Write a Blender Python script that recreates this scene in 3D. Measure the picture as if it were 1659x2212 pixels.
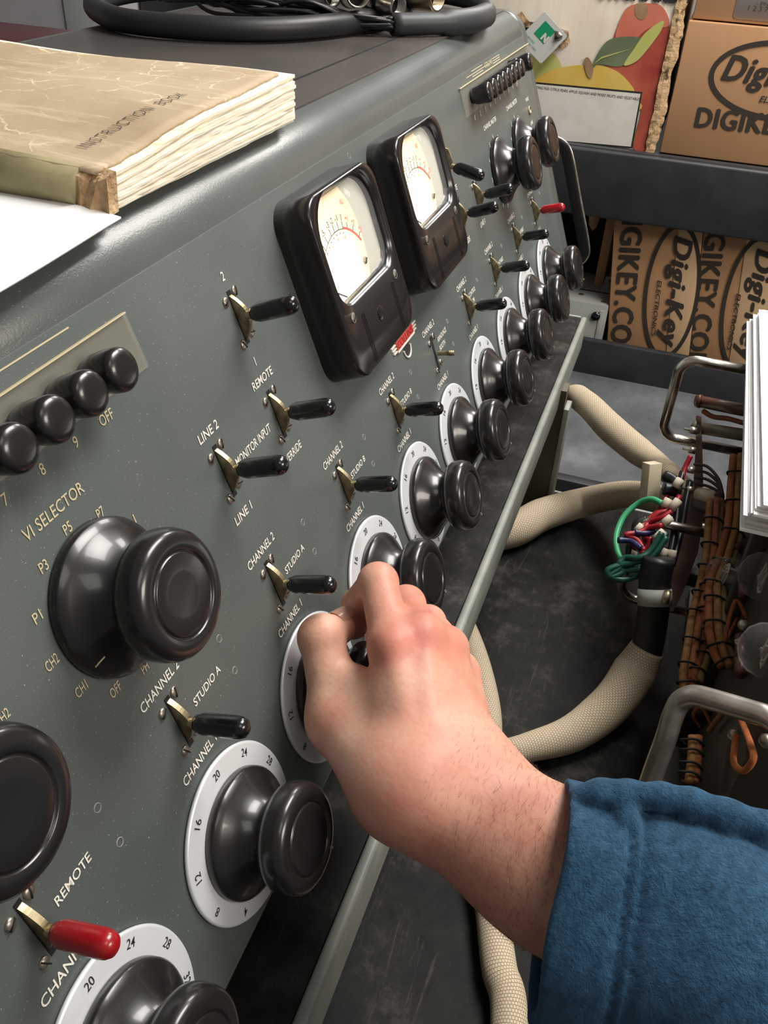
import bpy, bmesh, math, random
import numpy as np
from mathutils import Matrix, Vector
S = bpy.context.scene
for o in list(bpy.data.objects): bpy.data.objects.remove(o)
COL = S.collection
rnd = random.Random(7)
pi = math.pi
# ---------------------------------------------------------------- camera
ZO = 1.03                                   # height of the row of faders above the room floor
CC = np.array([-0.1112, -0.1249, 0.3569 + ZO])
CR = np.array([[0.32822622, -0.94348, 0.04582], [0.54726884, 0.22949, 0.80488], [-0.76991192, -0.23911, 0.59166]])
u_, s_, v_ = np.linalg.svd(CR); CR = u_ @ v_
F = 1886.75
cam = bpy.data.cameras.new('camera'); co = bpy.data.objects.new('camera', cam); COL.objects.link(co)
mw = Matrix.Identity(4)
for i in range(3):
    for j in range(3): mw[j][i] = CR[i][j]
    mw[i][3] = CC[i]
co.matrix_world = mw
cam.sensor_fit = 'VERTICAL'; cam.sensor_height = 36; cam.sensor_width = 27; cam.lens = 36 * F / 2212
cam.clip_start = 0.01; cam.clip_end = 30
S.camera = co
# ---------------------------------------------------------------- light
S.view_settings.view_transform = 'Standard'; S.view_settings.look = 'None'
S.view_settings.gamma = 1; S.view_settings.use_curve_mapping = False
S.view_settings.exposure = 0.0
W = bpy.data.worlds.new('room_light'); S.world = W; W.use_nodes = True
W.node_tree.nodes['Background'].inputs[0].default_value = (1.0, 0.95, 0.88, 1)
W.node_tree.nodes['Background'].inputs[1].default_value = 0.17
def area(name, loc, target, sx, sy, power, col=(1, .97, .92)):
    l = bpy.data.lights.new(name, 'AREA'); l.shape = 'RECTANGLE'; l.size = sx; l.size_y = sy; l.energy = power; l.color = col
    o = bpy.data.objects.new(name, l); COL.objects.link(o); o.location = loc
    o.rotation_euler = (Vector(target) - Vector(loc)).to_track_quat('-Z', 'Y').to_euler(); return o
area('ceiling_and_fill_light', (1.15, -0.50, ZO + 1.45), (1.15, -0.50, ZO), 1.2, 0.5, 46)
area('ceiling_and_fill_light', (3.0, -0.08, ZO + 1.45), (3.0, -0.08, ZO), 1.5, 0.42, 42)
area('ceiling_and_fill_light', (-0.30, -0.70, ZO + 1.45), (-0.30, -0.70, ZO), 0.6, 0.6, 3.5)
area('ceiling_and_fill_light', (0.1, -2.3, ZO + 1.30), (1.3, -0.8, ZO), 1.1, 0.55, 34, (1, .92, .82))  # added fill lamp aimed to brighten the rack boxes, not a ceiling fixture
# ---------------------------------------------------------------- measuring helpers
def ray(x, y): return CR.T @ np.array([(x - 829.5) / F, -(y - 1106) / F, -1.0])
def far(x, y, t): return CC + ray(x, y) * t            # a point t metres in front of the camera
def on(x, y, ax, val):
    d = ray(x, y); return CC + d * (val - CC[ax]) / d[ax]
AL = math.radians(20.5); CA, SA = math.cos(AL), math.sin(AL)
PM = Matrix(((1, 0, 0, 0), (0, SA, -CA, 0), (0, CA, SA, ZO), (0, 0, 0, 1)))   # sloped panel: u along, v up the slope, n outward
def PW(u, v, n=0.0): return PM @ Vector((u, v, n))
def PT(u, v, n=0.0, rz=0.0, s=1.0): return PM @ Matrix.Translation((u, v, n)) @ Matrix.Rotation(rz, 4, 'Z') @ Matrix.Diagonal((s, s, s, 1))
# ---------------------------------------------------------------- objects
def thing(name, label, cat, loc=(0, 0, 0), group=None):
    o = bpy.data.objects.new(name, None); COL.objects.link(o); o.location = loc; o.empty_display_size = .02
    o['label'] = label; o['category'] = cat
    if group: o['group'] = group
    return o
def tag(o, label, cat, group=None):
    o['label'] = label; o['category'] = cat
    if group: o['group'] = group
    return o
def obj(name, bm, m, parent=None, M=None, smooth=True, label=None, shift=True):
    """link a bmesh as one mesh object. world-space meshes are re-based on the parent's origin"""
    me = bpy.data.meshes.new(name)
    if isinstance(bm, bmesh.types.BMesh):
        if smooth:
            for e in bm.edges:
                e.smooth = not (len(e.link_faces) == 2 and e.calc_face_angle(0) > math.radians(38))
            for f in bm.faces: f.smooth = True
        bm.to_mesh(me); bm.free()
    else:
        me = bm
    for x in (m if isinstance(m, (list, tuple)) else [m]): me.materials.append(x)
    o = bpy.data.objects.new(name, me); COL.objects.link(o)
    base = Matrix.Identity(4)
    if M is None:
        if parent is not None:
            base = wm(parent).inverted()
            me.transform(base)
        else:
            xs = np.array([v.co[:] for v in me.vertices])
            c = Vector(((xs[:, 0].min() + xs[:, 0].max()) / 2, (xs[:, 1].min() + xs[:, 1].max()) / 2, xs[:, 2].min()))
            me.transform(Matrix.Translation(-c)); o.location = c
    if parent is not None:
        o.parent = parent
        if M is not None: o.matrix_basis = wm(parent).inverted() @ M
    elif M is not None: o.matrix_basis = M
    if label: o['label'] = label
    return o
def wm(o):
    m = o.matrix_basis.copy()
    while o.parent: o = o.parent; m = o.matrix_basis @ m
    return m
def struct(name, bm, m, **k):
    o = obj(name, bm, m, **k); o['kind'] = 'structure'; return o
def dup(o, M, parent, name=None):
    c = o.copy(); COL.objects.link(c); c.parent = parent; c.matrix_basis = wm(parent).inverted() @ M if parent else M
    for ch in list(o.children):
        d = ch.copy(); COL.objects.link(d); d.parent = c; d.matrix_basis = ch.matrix_basis.copy()
    return c
# ---------------------------------------------------------------- mesh builders
NB = bmesh.new
I4 = Matrix.Identity(4)
def T(x, y, z): return Matrix.Translation((x, y, z))
def box(bm, x0, x1, y0, y1, z0, z1, M=I4, bev=0, seg=2, mi=0):
    r = bmesh.ops.create_cube(bm, size=1)
    vs = r['verts']
    for v in vs: v.co = Vector(((x0 + x1) / 2 + v.co.x * (x1 - x0), (y0 + y1) / 2 + v.co.y * (y1 - y0), (z0 + z1) / 2 + v.co.z * (z1 - z0)))
    fs = set(f for v in vs for f in v.link_faces)
    if bev:
        es = list(set(e for v in vs for e in v.link_edges))
        rr = bmesh.ops.bevel(bm, geom=es, offset=bev, segments=seg, affect='EDGES', profile=.5)
        vs = list(set(v for f in rr['faces'] for v in f.verts) | set(v for v in vs if v.is_valid))
        fs = set(f for v in vs for f in v.link_faces)
    for f in fs: f.material_index = mi
    for v in vs: v.co = M @ v.co
    return bm
def lathe(bm, prof, seg=48, M=I4, cap=True, mi=0):
    rings = []
    for r, z in prof:
        if r < 1e-6: rings.append([bm.verts.new(M @ Vector((0, 0, z)))])
        else: rings.append([bm.verts.new(M @ Vector((r * math.cos(2 * pi * k / seg), r * math.sin(2 * pi * k / seg), z))) for k in range(seg)])
    for a, b in zip(rings[:-1], rings[1:]):
        for k in range(seg):
            k2 = (k + 1) % seg
            if len(a) == 1 and len(b) == 1: continue
            if len(a) == 1: f = bm.faces.new((a[0], b[k], b[k2]))
            elif len(b) == 1: f = bm.faces.new((a[k], a[k2], b[0]))
            else: f = bm.faces.new((a[k], a[k2], b[k2], b[k]))
            f.material_index = mi
    if cap:
        if len(rings[0]) > 1: bm.faces.new(rings[0][::-1]).material_index = mi
        if len(rings[-1]) > 1: bm.faces.new(rings[-1]).material_index = mi
    return bm
def prism(bm, pts, z0, z1, M=I4, mi=0, smooth=False):
    a = [bm.verts.new(M @ Vector((x, y, z0))) for x, y in pts]
    b = [bm.verts.new(M @ Vector((x, y, z1))) for x, y in pts]
    n = len(pts)
    fs = [bm.faces.new(a[::-1]), bm.faces.new(b)] + [bm.faces.new((a[i], a[(i + 1) % n], b[(i + 1) % n], b[i])) for i in range(n)]
    for f in fs: f.material_index = mi
    return bm
def flat(bm, pts, z, M=I4, mi=0):
    f = bm.faces.new([bm.verts.new(M @ Vector((x, y, z))) for x, y in pts]); f.material_index = mi; return bm
def rrect(w, h, r, seg=8, cx=0, cy=0):
    out = []
    rs = r if isinstance(r, (list, tuple)) else [r] * 4          # tr, tl, bl, br
    for q, (sx, sy) in enumerate(((1, 1), (-1, 1), (-1, -1), (1, -1))):
        rr = rs[q]
        for k in range(seg + 1):
            a = q * pi / 2 + k * pi / 2 / seg
            out.append((cx + sx * (w / 2 - rr) + rr * math.cos(a), cy + sy * (h / 2 - rr) + rr * math.sin(a)))
    return out
def loops(bm, lps, M=I4, cap0=True, cap1=True, mi=0):
    """skin a list of closed outlines [(x,y,z)...] of equal length"""
    rs = [[bm.verts.new(M @ Vector(p)) for p in l] for l in lps]; n = len(rs[0])
    for a, b in zip(rs[:-1], rs[1:]):
        for k in range(n):
            bm.faces.new((a[k], a[(k + 1) % n], b[(k + 1) % n], b[k])).material_index = mi
    if cap0: bm.faces.new(rs[0][::-1]).material_index = mi
    if cap1: bm.faces.new(rs[-1]).material_index = mi
    return bm
def spline(pts, n=8, closed=False):
    P = [np.array(p, float) for p in pts]; out = []; m = len(P)
    for i in range(m if closed else m - 1):
        if closed: p0, p1, p2, p3 = P[i - 1], P[i], P[(i + 1) % m], P[(i + 2) % m]
        else: p1, p2 = P[i], P[i + 1]; p0 = P[i - 1] if i else 2 * p1 - p2; p3 = P[i + 2] if i + 2 < m else 2 * p2 - p1
        for k in range(n):
            t = k / n
            out.append(.5 * ((2 * p1) + (-p0 + p2) * t + (2 * p0 - 5 * p1 + 4 * p2 - p3) * t * t + (-p0 + 3 * p1 - 3 * p2 + p3) * t ** 3))
    if not closed: out.append(P[-1])
    return out
def tube(bm, pts, r, seg=12, M=I4, closed=False, caps=True, mi=0, sec=None, up=None):
    P = [Vector(p[:3]) for p in pts]; n = len(P)
    R = r if isinstance(r, (list, tuple, np.ndarray)) else [r] * n
    ts = []
    for i in range(n):
        a = P[i - 1] if (i or closed) else P[0]; b = P[(i + 1) % n] if (i < n - 1 or closed) else P[-1]
        ts.append((b - a).normalized() if (b - a).length > 1e-9 else Vector((0, 0, 1)))
    u = Vector(up) if up else (Vector((0, 0, 1)) if abs(ts[0].z) < .9 else Vector((1, 0, 0)))
    rings = []
    uvl = bm.loops.layers.uv.get('UVMap') or bm.loops.layers.uv.new('UVMap')
    ln = 0; L = []
    for i in range(n):
        u = (u - ts[i] * u.dot(ts[i])).normalized(); w = ts[i].cross(u)
        if i: ln += (P[i] - P[i - 1]).length
        L.append(ln)
        ring = []
        for k in range(seg):
            a = 2 * pi * k / seg
            cx, cy = (math.cos(a), math.sin(a)) if sec is None else sec[k]
            ring.append(bm.verts.new(M @ (P[i] + (u * cx + w * cy) * R[i])))
        rings.append(ring)
    prs = list(zip(range(n - 1), range(1, n))) + ([(n - 1, 0)] if closed else [])
    for a, b in prs:
        for k in range(seg):
            k2 = (k + 1) % seg
            f = bm.faces.new((rings[a][k], rings[a][k2], rings[b][k2], rings[b][k])); f.material_index = mi
            for lp, (uu, vv) in zip(f.loops, ((k, L[a]), (k + 1, L[a]), (k + 1, L[b]), (k, L[b]))): lp[uvl].uv = (uu / seg, vv)
    if caps and not closed:
        bm.faces.new(rings[0][::-1]).material_index = mi; bm.faces.new(rings[-1]).material_index = mi
    return bm
def text(bm, s, w, h, M=I4, mi=0, shear=0.0, align='l', bold=0.0, z=0.0002, spacing=1.0, fat=0.0):
    """flat lettering, letters h tall, the word w wide"""
    cu = bpy.data.curves.new('t', 'FONT'); cu.body = s; cu.size = 1; cu.offset = bold; cu.shear = shear; cu.resolution_u = 3; cu.space_character = spacing
    o = bpy.data.objects.new('t', cu); me = bpy.data.meshes.new_from_object(o)
    if len(me.vertices) == 0: return bm
    xs = [v.co.x for v in me.vertices]; x0, x1 = min(xs), max(xs); H = 0.695
    sx = (w / (x1 - x0)) if w else h / H
    off = {'l': 0, 'c': -w / 2 if w else -(x1 - x0) * sx / 2, 'r': -w if w else 0}[align]
    e = fat * h
    for q, (dx, dy) in enumerate(((0, 0),) if not fat else ((-e, 0), (e, 0), (0, e * .6), (0, -e * .6))):
        vs = [bm.verts.new(M @ Vector(((v.co.x - x0) * sx + off + dx, v.co.y * h / H + dy, z + q * .00004))) for v in me.vertices]
        for p in me.polygons: bm.faces.new([vs[i] for i in p.vertices]).material_index = mi
    bpy.data.objects.remove(o); bpy.data.curves.remove(cu); bpy.data.meshes.remove(me)
    return bm
# ---------------------------------------------------------------- materials
def mat(name, col, rough=.5, metal=0.0, spec=.5, coat=0.0, sheen=0.0, emis=None, es=0, trans=0, sss=0, ior=1.45):
    m = bpy.data.materials.new(name); m.use_nodes = True; b = m.node_tree.nodes['Principled BSDF']
    b.inputs['Base Color'].default_value = (*col, 1); b.inputs['Roughness'].default_value = rough; b.inputs['Metallic'].default_value = metal
    b.inputs['Specular IOR Level'].default_value = spec; b.inputs['Coat Weight'].default_value = coat; b.inputs['Coat Roughness'].default_value = .08
    b.inputs['Sheen Weight'].default_value = sheen; b.inputs['Transmission Weight'].default_value = trans; b.inputs['IOR'].default_value = ior
    b.inputs['Subsurface Weight'].default_value = sss
    if emis: b.inputs['Emission Color'].default_value = (*emis, 1); b.inputs['Emission Strength'].default_value = es
    return m
class N:
    def __init__(s, m): s.t = m.node_tree; s.b = s.t.nodes['Principled BSDF']; s.c = None
    def n(s, ty, **k):
        x = s.t.nodes.new(ty)
        for a, v in k.items():
            if a.startswith('_'): setattr(x, a[1:], v)
            else: x.inputs[a.replace('__', ' ')].default_value = v
        return x
    def l(s, a, b): s.t.links.new(a, b)
    def co(s, kind='Object', scale=(1, 1, 1)):
        t = s.n('ShaderNodeTexCoord'); mp = s.n('ShaderNodeMapping'); mp.inputs['Scale'].default_value = scale
        s.l(t.outputs[kind], mp.inputs[0]); return mp.outputs[0]
    def noise(s, scale, detail=4, rough=.55, co=None, dist=0):
        x = s.n('ShaderNodeTexNoise', Scale=scale, Detail=detail, Roughness=rough, Distortion=dist); s.l(co or s.co(), x.inputs['Vector']); return x.outputs['Fac']
    def ramp(s, f, stops, interp='LINEAR'):
        r = s.n('ShaderNodeValToRGB'); r.color_ramp.interpolation = interp
        e = r.color_ramp.elements
        while len(e) < len(stops): e.new(.5)
        for q, (p, c) in zip(e, stops): q.position = p; q.color = (*c, 1) if len(c) == 3 else c
        s.l(f, r.inputs[0]); return r.outputs[0]
    def mix(s, f, a, b, mode='MIX'):
        x = s.n('ShaderNodeMix', _data_type='RGBA', _blend_type=mode)
        if isinstance(f, (int, float)): x.inputs[0].default_value = f
        else: s.l(f, x.inputs[0])
        for i, v in ((6, a), (7, b)):
            if isinstance(v, tuple): x.inputs[i].default_value = (*v, 1)
            else: s.l(v, x.inputs[i])
        return x.outputs[2]
    def base(s, c): s.l(c, s.b.inputs['Base Color'])
    def rough(s, f, a, b):
        r = s.n('ShaderNodeMapRange'); r.inputs[3].default_value = a; r.inputs[4].default_value = b; s.l(f, r.inputs[0]); s.l(r.outputs[0], s.b.inputs['Roughness'])
    def bump(s, f, strength=.3, dist=.001):
        x = s.n('ShaderNodeBump', Strength=strength, Distance=dist); s.l(f, x.inputs['Height'])
        if s.c: s.l(s.c, x.inputs['Normal'])
        s.c = x.outputs[0]; s.l(s.c, s.b.inputs['Normal'])
def noisy(name, c1, c2, scale, rough=.5, bump=.2, bs=None, bd=.001, lo=.35, hi=.65, **k):
    m = mat(name, c1, rough, **k); n = N(m); f = n.noise(scale)
    n.base(n.ramp(f, [(lo, c1), (hi, c2)]))
    if bump: n.bump(n.noise(bs or scale * 3, 3), bump, bd)
    return m
M_ = {}
def enamel(name, c1, c2, rough):
    m = mat(name, c1, rough, spec=.55); n = N(m)
    c = n.ramp(n.noise(9, 3), [(.3, c1), (.7, c2)])
    sp = n.ramp(n.noise(1400, 1), [(.73, (0, 0, 0)), (.8, (1, 1, 1))])
    n.base(n.mix(sp, c, (.42, .44, .42)))
    n.rough(n.noise(14, 5), rough - .06, rough + .12)
    n.bump(n.noise(900, 2), .22, .00035); return m
M_['panel'] = enamel('grey_green_enamel', (.080, .094, .089), (.108, .120, .113), .34)
M_['case'] = enamel('grey_case_enamel', (.082, .093, .089), (.112, .121, .115), .27)
M_['top'] = enamel('dark_top_enamel', (.060, .053, .050), (.090, .078, .073), .26)
M_['bake'] = mat('black_bakelite', (.013, .012, .012), .26, spec=.55, coat=.25)
n = N(M_['bake']); n.rough(n.noise(40, 5), .2, .36)
M_['meterblk'] = mat('black_meter_case', (.012, .010, .010), .27, spec=.5, coat=.2)
M_['rubber'] = mat('black_rubber_cap', (.007, .007, .008), .2, spec=.6, coat=.3)
M_['redcap'] = mat('red_rubber_cap', (.31, .006, .010), .27, spec=.6, coat=.3)
M_['brass'] = mat('brass', (.42, .34, .20), .35, metal=.85)
n = N(M_['brass']); n.base(n.ramp(n.noise(120), [(.35, (.20, .15, .08)), (.65, (.55, .46, .29))])); n.rough(n.noise(60), .25, .5)
M_['brasswhite'] = mat('worn_brass_edge', (.62, .56, .44), .3, metal=.8)
M_['nickel'] = mat('nickel_screw', (.50, .47, .41), .36, metal=.9)
n = N(M_['nickel']); n.base(n.ramp(n.noise(90), [(.35, (.22, .19, .15)), (.6, (.60, .57, .5))]))
M_['alu'] = mat('satin_aluminium', (.74, .76, .78), .38, metal=.35)
n = N(M_['alu']); n.rough(n.noise(50, 5), .3, .5); n.bump(n.noise(700, 2), .08, .0003)
M_['white'] = mat('white_lettering', (.74, .72, .64), .6)
M_['gold'] = mat('yellowed_lettering', (.55, .47, .30), .6)
M_['ink'] = mat('black_ink', (.02, .02, .02), .6)
M_['dark'] = mat('dark_slot', (.004, .004, .004), .8)
M_['trim'] = noisy('grey_painted_edge', (.20, .215, .195), (.27, .28, .25), 30, .42, .1)
M_['chrome'] = mat('brushed_nickel_tube', (.62, .58, .52), .22, metal=1)
n = N(M_['chrome']); n.base(n.ramp(n.noise(45), [(.35, (.38, .33, .28)), (.6, (.68, .65, .6))])); n.rough(n.noise(60), .16, .36)
# ================================================================= MIXING CONSOLE
SP = 0.09472                                 # spacing of the faders
console = thing('mixing_console', 'grey-green vintage audio mixing console with rows of black knobs', 'mixing console', (0.43, 0.15, ZO - .095))
X0, X1 = -0.36, 0.985
ZT = ZO + .2385; YB = 0.40
# --- cabinet: one continuous skin, panel slope -> rounded shoulder -> flat top
RB = .030
def prof():
    p = []
    tl = RB * math.tan(math.radians(69.5) / 2)
    vt = (ZT - ZO) / CA - tl
    c = Vector((0, vt)) ; cw = PW(0, vt, -RB)
    for k in range(13):
        a = AL + math.radians(69.5) * k / 12      # normal elevation
        p.append((cw.y - RB * math.cos(a), cw.z + RB * math.sin(a)))
    return p, vt
arc, VT = prof()
low = []
cw = PW(0, -.042, -.009)
for k in range(8):
    a = math.radians(-75) + (AL + math.radians(75)) * k / 7
    low.append((cw.y - .009 * math.cos(a), cw.z + .009 * math.sin(a)))
outline = [(YB, ZO - .095), (low[0][0] + .012, ZO - .095), (low[0][0] + .010, low[0][1])] + low + arc + [(YB - .02, ZT), (YB - .004, ZT - .004), (YB, ZT - .02)]
def sidesolid(bm, pts, x0, x1, M=I4, mi=0):
    a = [bm.verts.new(M @ Vector((x0, y, z))) for y, z in pts]; b = [bm.verts.new(M @ Vector((x1, y, z))) for y, z in pts]; n_ = len(pts)
    bm.faces.new(a).material_index = mi; bm.faces.new(b[::-1]).material_index = mi
    for i in range(n_): bm.faces.new((a[i], b[i], b[(i + 1) % n_], a[(i + 1) % n_])).material_index = mi
    return bm
bm = sidesolid(NB(), outline, X0, .9665)
cabinet = obj('cabinet', bm, M_['case'], console)
bm = sidesolid(NB(), outline, .9685, X1)
obj('end_cap', bm, M_['case'], console)
bm = NB(); box(bm, X0, .966, PW(0, VT).y + .024, YB - .03, ZT - .0005, ZT + .0016, bev=.0006)
lid = obj('top_lid', bm, M_['top'], console, label='dark brown-grey lid')
bm = NB(); box(bm, X0, .966, PW(0, VT).y + .057, PW(0, VT).y + .0585, ZT + .0013, ZT + .0020)
obj('seam', bm, M_['dark'], lid)
bm = NB()
for f in [(X0, 0)]:
    box(bm, X0, .9655, -.0405, VT - .002, -.001, .0006, M=PM, bev=.0004)
panel = obj('front_panel', bm, M_['panel'], console)
# ---- lettering on the panel
def put(bm, s, u, v, h=.0043, w=None, al='l', rz=0, bold=.010, shear=.08, z=.0009):
    if isinstance(bm, bmesh.types.BMesh): return text(bm, s, w, h, PT(u, v, 0, rz), align=al, bold=bold, shear=shear, z=z)
    return obj('lettering', text(NB(), s, w, h, PT(u, v, 0, rz), align=al, bold=bold, shear=shear, z=z), bm, panel, smooth=False)
bw = M_['white']; bg = M_['gold']
for i in range(11):
    if i > 9: continue
    u = i * SP
    up, dn = 'CHANNEL 2', 'CHANNEL 1'
    if i == 0: up = None
    if i == 0: dn = 'CHANNEL'
    if up: put(bw if i > 1 else bw, up, u, .0876, w=.028, al='c')
    put(bw, dn, u, .0450, w=.0275, al='c')
    rt = {0: ['REMOTE'], 1: ['STUDIO A'], 2: ['STUDIO A'], 3: ['STUDIO B'], 4: ['STUDIO B'], 5: ['ANNOUNCE', 'BOOTH'], 6: ['CONTROL', 'ROOM'], 7: ['TURNTABLE'], 8: ['TURNTABLE'], 9: []}[i]
    for k, s in enumerate(rt): put(bw, s, u + (.0115 if i else .0098), .0665 - .0068 * k + (.0068 if len(rt) > 1 else 0), w=.0022 * len(s) * 1.3 if i else .020, h=.0038)
def mrow(sgn, words):
    um, ui = (.2455, .1887) if sgn > 0 else (.8526 - .2455, .8526 - .1887)
    put(bw, '2', um - .0015, .2085, w=.0026); put(bw, '1', um - .001, .1645, w=.0008)
    put(bw, words[0], um, .1548, w=.022, al='c'); put(bw, words[1], um, .1108, w=.0235, al='c')
    put(bw, 'LINE 2', ui, .1548, w=.0175, al='c'); put(bw, 'LINE 1', ui, .1105, w=.0165, al='c')
mrow(1, ('REMOTE', 'OVERRIDE')); mrow(-1, ('REMOTE', 'OVERRIDE'))
put(bw, 'MONITOR INPUT', .1985, .1322, w=.0375)
put(bg, 'VI SELECTOR', .0745, .1755, w=.0335, h=.0046, bold=.004)
def around(m, u, v, words, r=.0345, h=.0036, a0=0, da=30):
    bm = NB()
    for k, s in enumerate(words):
        a = math.radians(a0 + da * k)
        if s: put(bm, s, u + r * math.cos(a), v + r * math.sin(a) * .98 - .002, h=h, w=.0021 * len(s), al='c', bold=.004)
    obj('selector_scale', bm, m, panel, smooth=False)
around(bg, .0925, .1355, ['L2', 'L1', 'P7', 'P5', 'P3', 'P1', 'CH2', 'CH1', 'OFF', 'PH', 'P9', 'P2'], h=.004)
around(bg, -.003, .1355, ['CH2', 'L1', 'P7', 'P5', 'P3', 'P1', '', '', '', '', '', ''])
for u in (.8526 - .0947, .8526):
    put(bw, 'CHANNEL MASTER', u, .1778, w=.049, al='c', h=.0042)
    around(bw, u, .1355, ['9', '8', '7', '6', '5', '4', '3', '2', '1', 'OFF', '', ''], r=.0335, h=.004)
put(bw, 'PHONES', .9235, .171, w=.014, al='c', h=.0035); put(bw, 'LINE', .9235, .1465, w=.012, al='c', h=.0035)
for k in range(10):
    s = 'OFF' if k == 9 else str(k + 1)
    put(bg, s, .135 - .0198 * (9 - k), .1905, w=.0085 if k == 9 else .0024, al='c', bold=.004)
    put(bw, s, .7135 + .0198 * k, .1915, w=.0085 if k == 9 else .0024, al='c')
# dimples (filled rivet holes)
dm = mat('filled_rivet', (.22, .23, .22), .4)
riv = obj('rivet', lathe(NB(), [(0, .0003), (.0014, .0003), (.0017, .0009), (.0020, .0006), (.0021, .0004)], 14, cap=False), dm, panel, M=PT(.4263, .2254))
for i in range(10):
    for v in (.0782, .0590):
        c = riv.copy(); COL.objects.link(c); c.parent = panel; c.matrix_basis = wm(panel).inverted() @ PT(.0425 + i * SP, v)
bm = NB(); lathe(bm, [(.0042, .0006), (.0044, .002), (.0030, .0024), (.0026, .0004)], 24, PT(.9235, .161), cap=False)
lathe(bm, [(0, .0008), (.0028, .0008)], 24, PT(.9235, .161), cap=False, mi=1)
obj('phone_jack', bm, [M_['brass'], M_['dark']], console)
# ---- fader: scale ring + knob
def knobprof(s=1.0, rb=.0294):
    p = [(rb - .001, .0002), (rb, .0010), (rb, .0036), (rb - .0008, .0048), (.0262, .0066), (.0225, .0092), (.0190, .0124), (.0165, .0156), (.0153, .0182), (.0155, .0198), (.0190, .0204),
         (.0222, .0216), (.0240, .0240), (.0244, .0265), (.0243, .0300), (.0234, .0330), (.0218, .0345), (.0196, .0352), (.0168, .0352), (.0163, .0349), (.0160, .0343), (.0154, .0343), (.0151, .0349), (.0146, .0351), (.008, .0346), (0, .0345)]
    return [(r * s, z * s) for r, z in p]
def ring_mesh():
    bm = NB(); lathe(bm, [(.0255, .0004), (.0400, .0004), (.0403, .0012), (.0398, .0021), (.0390, .0023), (.0255, .0030)], 96, cap=False); return bm
def ring_num():
    bm = NB(); bz = .0027
    for k in range(9):
        s = str(4 * k); a = math.radians(269.6 - 36.4 * k) 
        r = .0352
        M = T(r * math.cos(a), r * math.sin(a), 0) @ Matrix.Rotation(a - pi / 2, 4, 'Z') @ T(0, -.0018, 0)
        text(bm, s, .0022 * len(s), .0038, M, align='c', bold=.004, z=bz)
    return bm
IM = PT(0, 0)
fader0 = obj('fader_dial', ring_mesh(), M_['alu'], console, M=PT(0, 0, .0006))
nums = obj('scale_numbers', ring_num(), M_['ink'], fader0, M=PT(0, 0, .0006), smooth=False)
knob0 = obj('fader_knob', lathe(NB(), knobprof(), 72), M_['bake'], fader0, M=PT(0, 0, .0030))
bm = NB(); lathe(bm, [(0, .0356), (.0009, .0356), (.0010, .0350)], 10, T(.0203, 0, -.0001), cap=False)
# knob pointer dot becomes part of the knob mesh through its own material
dotm = mat('knob_pointer_dot', (.25, .22, .2), .5)
faders = [fader0]
for i in range(1, 10):
    f = dup(fader0, PT(i * SP, 0, .0006), console); faders.append(f)
def dot(parent, M, ang, rr=.0203, z=.0352):
    bm = NB(); lathe(bm, [(0, .0005), (.0008, .0005), (.0010, 0)], 10, cap=False)
    d = obj('pointer_dot', bm, dotm, None, M=I4); d.parent = parent
    d.matrix_basis = wm(parent).inverted() @ M @ T(rr * math.cos(ang), rr * math.sin(ang), z); return d
for i, f in enumerate(faders):
    dot(f, PT(i * SP, 0, .0030), math.radians(-62 if i != 4 else -75))
# ---- selector knobs
sel = []
for u, v, L in ((.0945, .136, 0), (-.003, .1345, 0), (.8526 - .0947, .136, 0), (.8526, .136, 0)):
    if not sel:
        k = obj('selector_knob', lathe(NB(), knobprof(1.03, .0300), 80), M_['bake'], console, M=PT(u, v, .0006))
    else: k = dup(sel[0], PT(u, v, .0006), console)
    sel.append(k)
def idx(u, v, a):
    bm = NB(); M = PT(u, v, .0006, a)
    tube(bm, [(.0288, 0, .0056), (.0262, 0, .0071), (.0245, 0, .0083)], .0004, 6, M)
    return bm
for s_, (u, v) in zip(sel, ((.0945, .136), (-.003, .1345), (.8526 - .0947, .136), (.8526, .136))):
    obj('pointer_line', idx(u, v, math.radians(205)), M_['gold'], s_)
# ---- lever switches
def quad():
    bm = NB(); pts = [(-.0120 + .024 * k / 16, .0004 + .0068 * math.sin(pi * k / 16) ** .9) for k in range(17)]
    M = Matrix(((0, 0, 1, 0), (1, 0, 0, 0), (0, 1, 0, 0), (0, 0, 0, 1)))
    a = [(x, 0.0) for x, y in pts]
    outl = pts + [(.0120, -.002), (-.0120, -.002)]
    outl = [(-.0120, -.002)] + [(.0120, -.002)] + pts[::-1]
    prism(bm, outl, -.0013, .0013, M)
    lathe(bm, [(.0021, .006), (.0023, .0085), (.0017, .0095), (.0017, .0125)], 14)
    return bm
def cap():
    return lathe(NB(), [(.0022, .0092), (.0034, .0094), (.0040, .0108), (.0048, .0134), (.0049, .0290), (.0046, .0315), (.0038, .0333), (.0022, .0345), (0, .0349)], 28)
def slot():
    bm = NB(); box(bm, -.0017, .0017, -.0136, .0136, .0003, .0009); return bm
def screw(bm, x, y, r=.0025, a=.6):
    M = T(x, y, .0006)
    lathe(bm, [(r * 1.02, 0), (r, .0006), (r * .7, .0011), (0, .0013)], 16, M, cap=False)
    box(bm, -r * .9, r * .9, -.0003, .0003, .0008, .00145, M @ Matrix.Rotation(a, 4, 'Z'), mi=1)
    return bm
SW = {}
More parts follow.
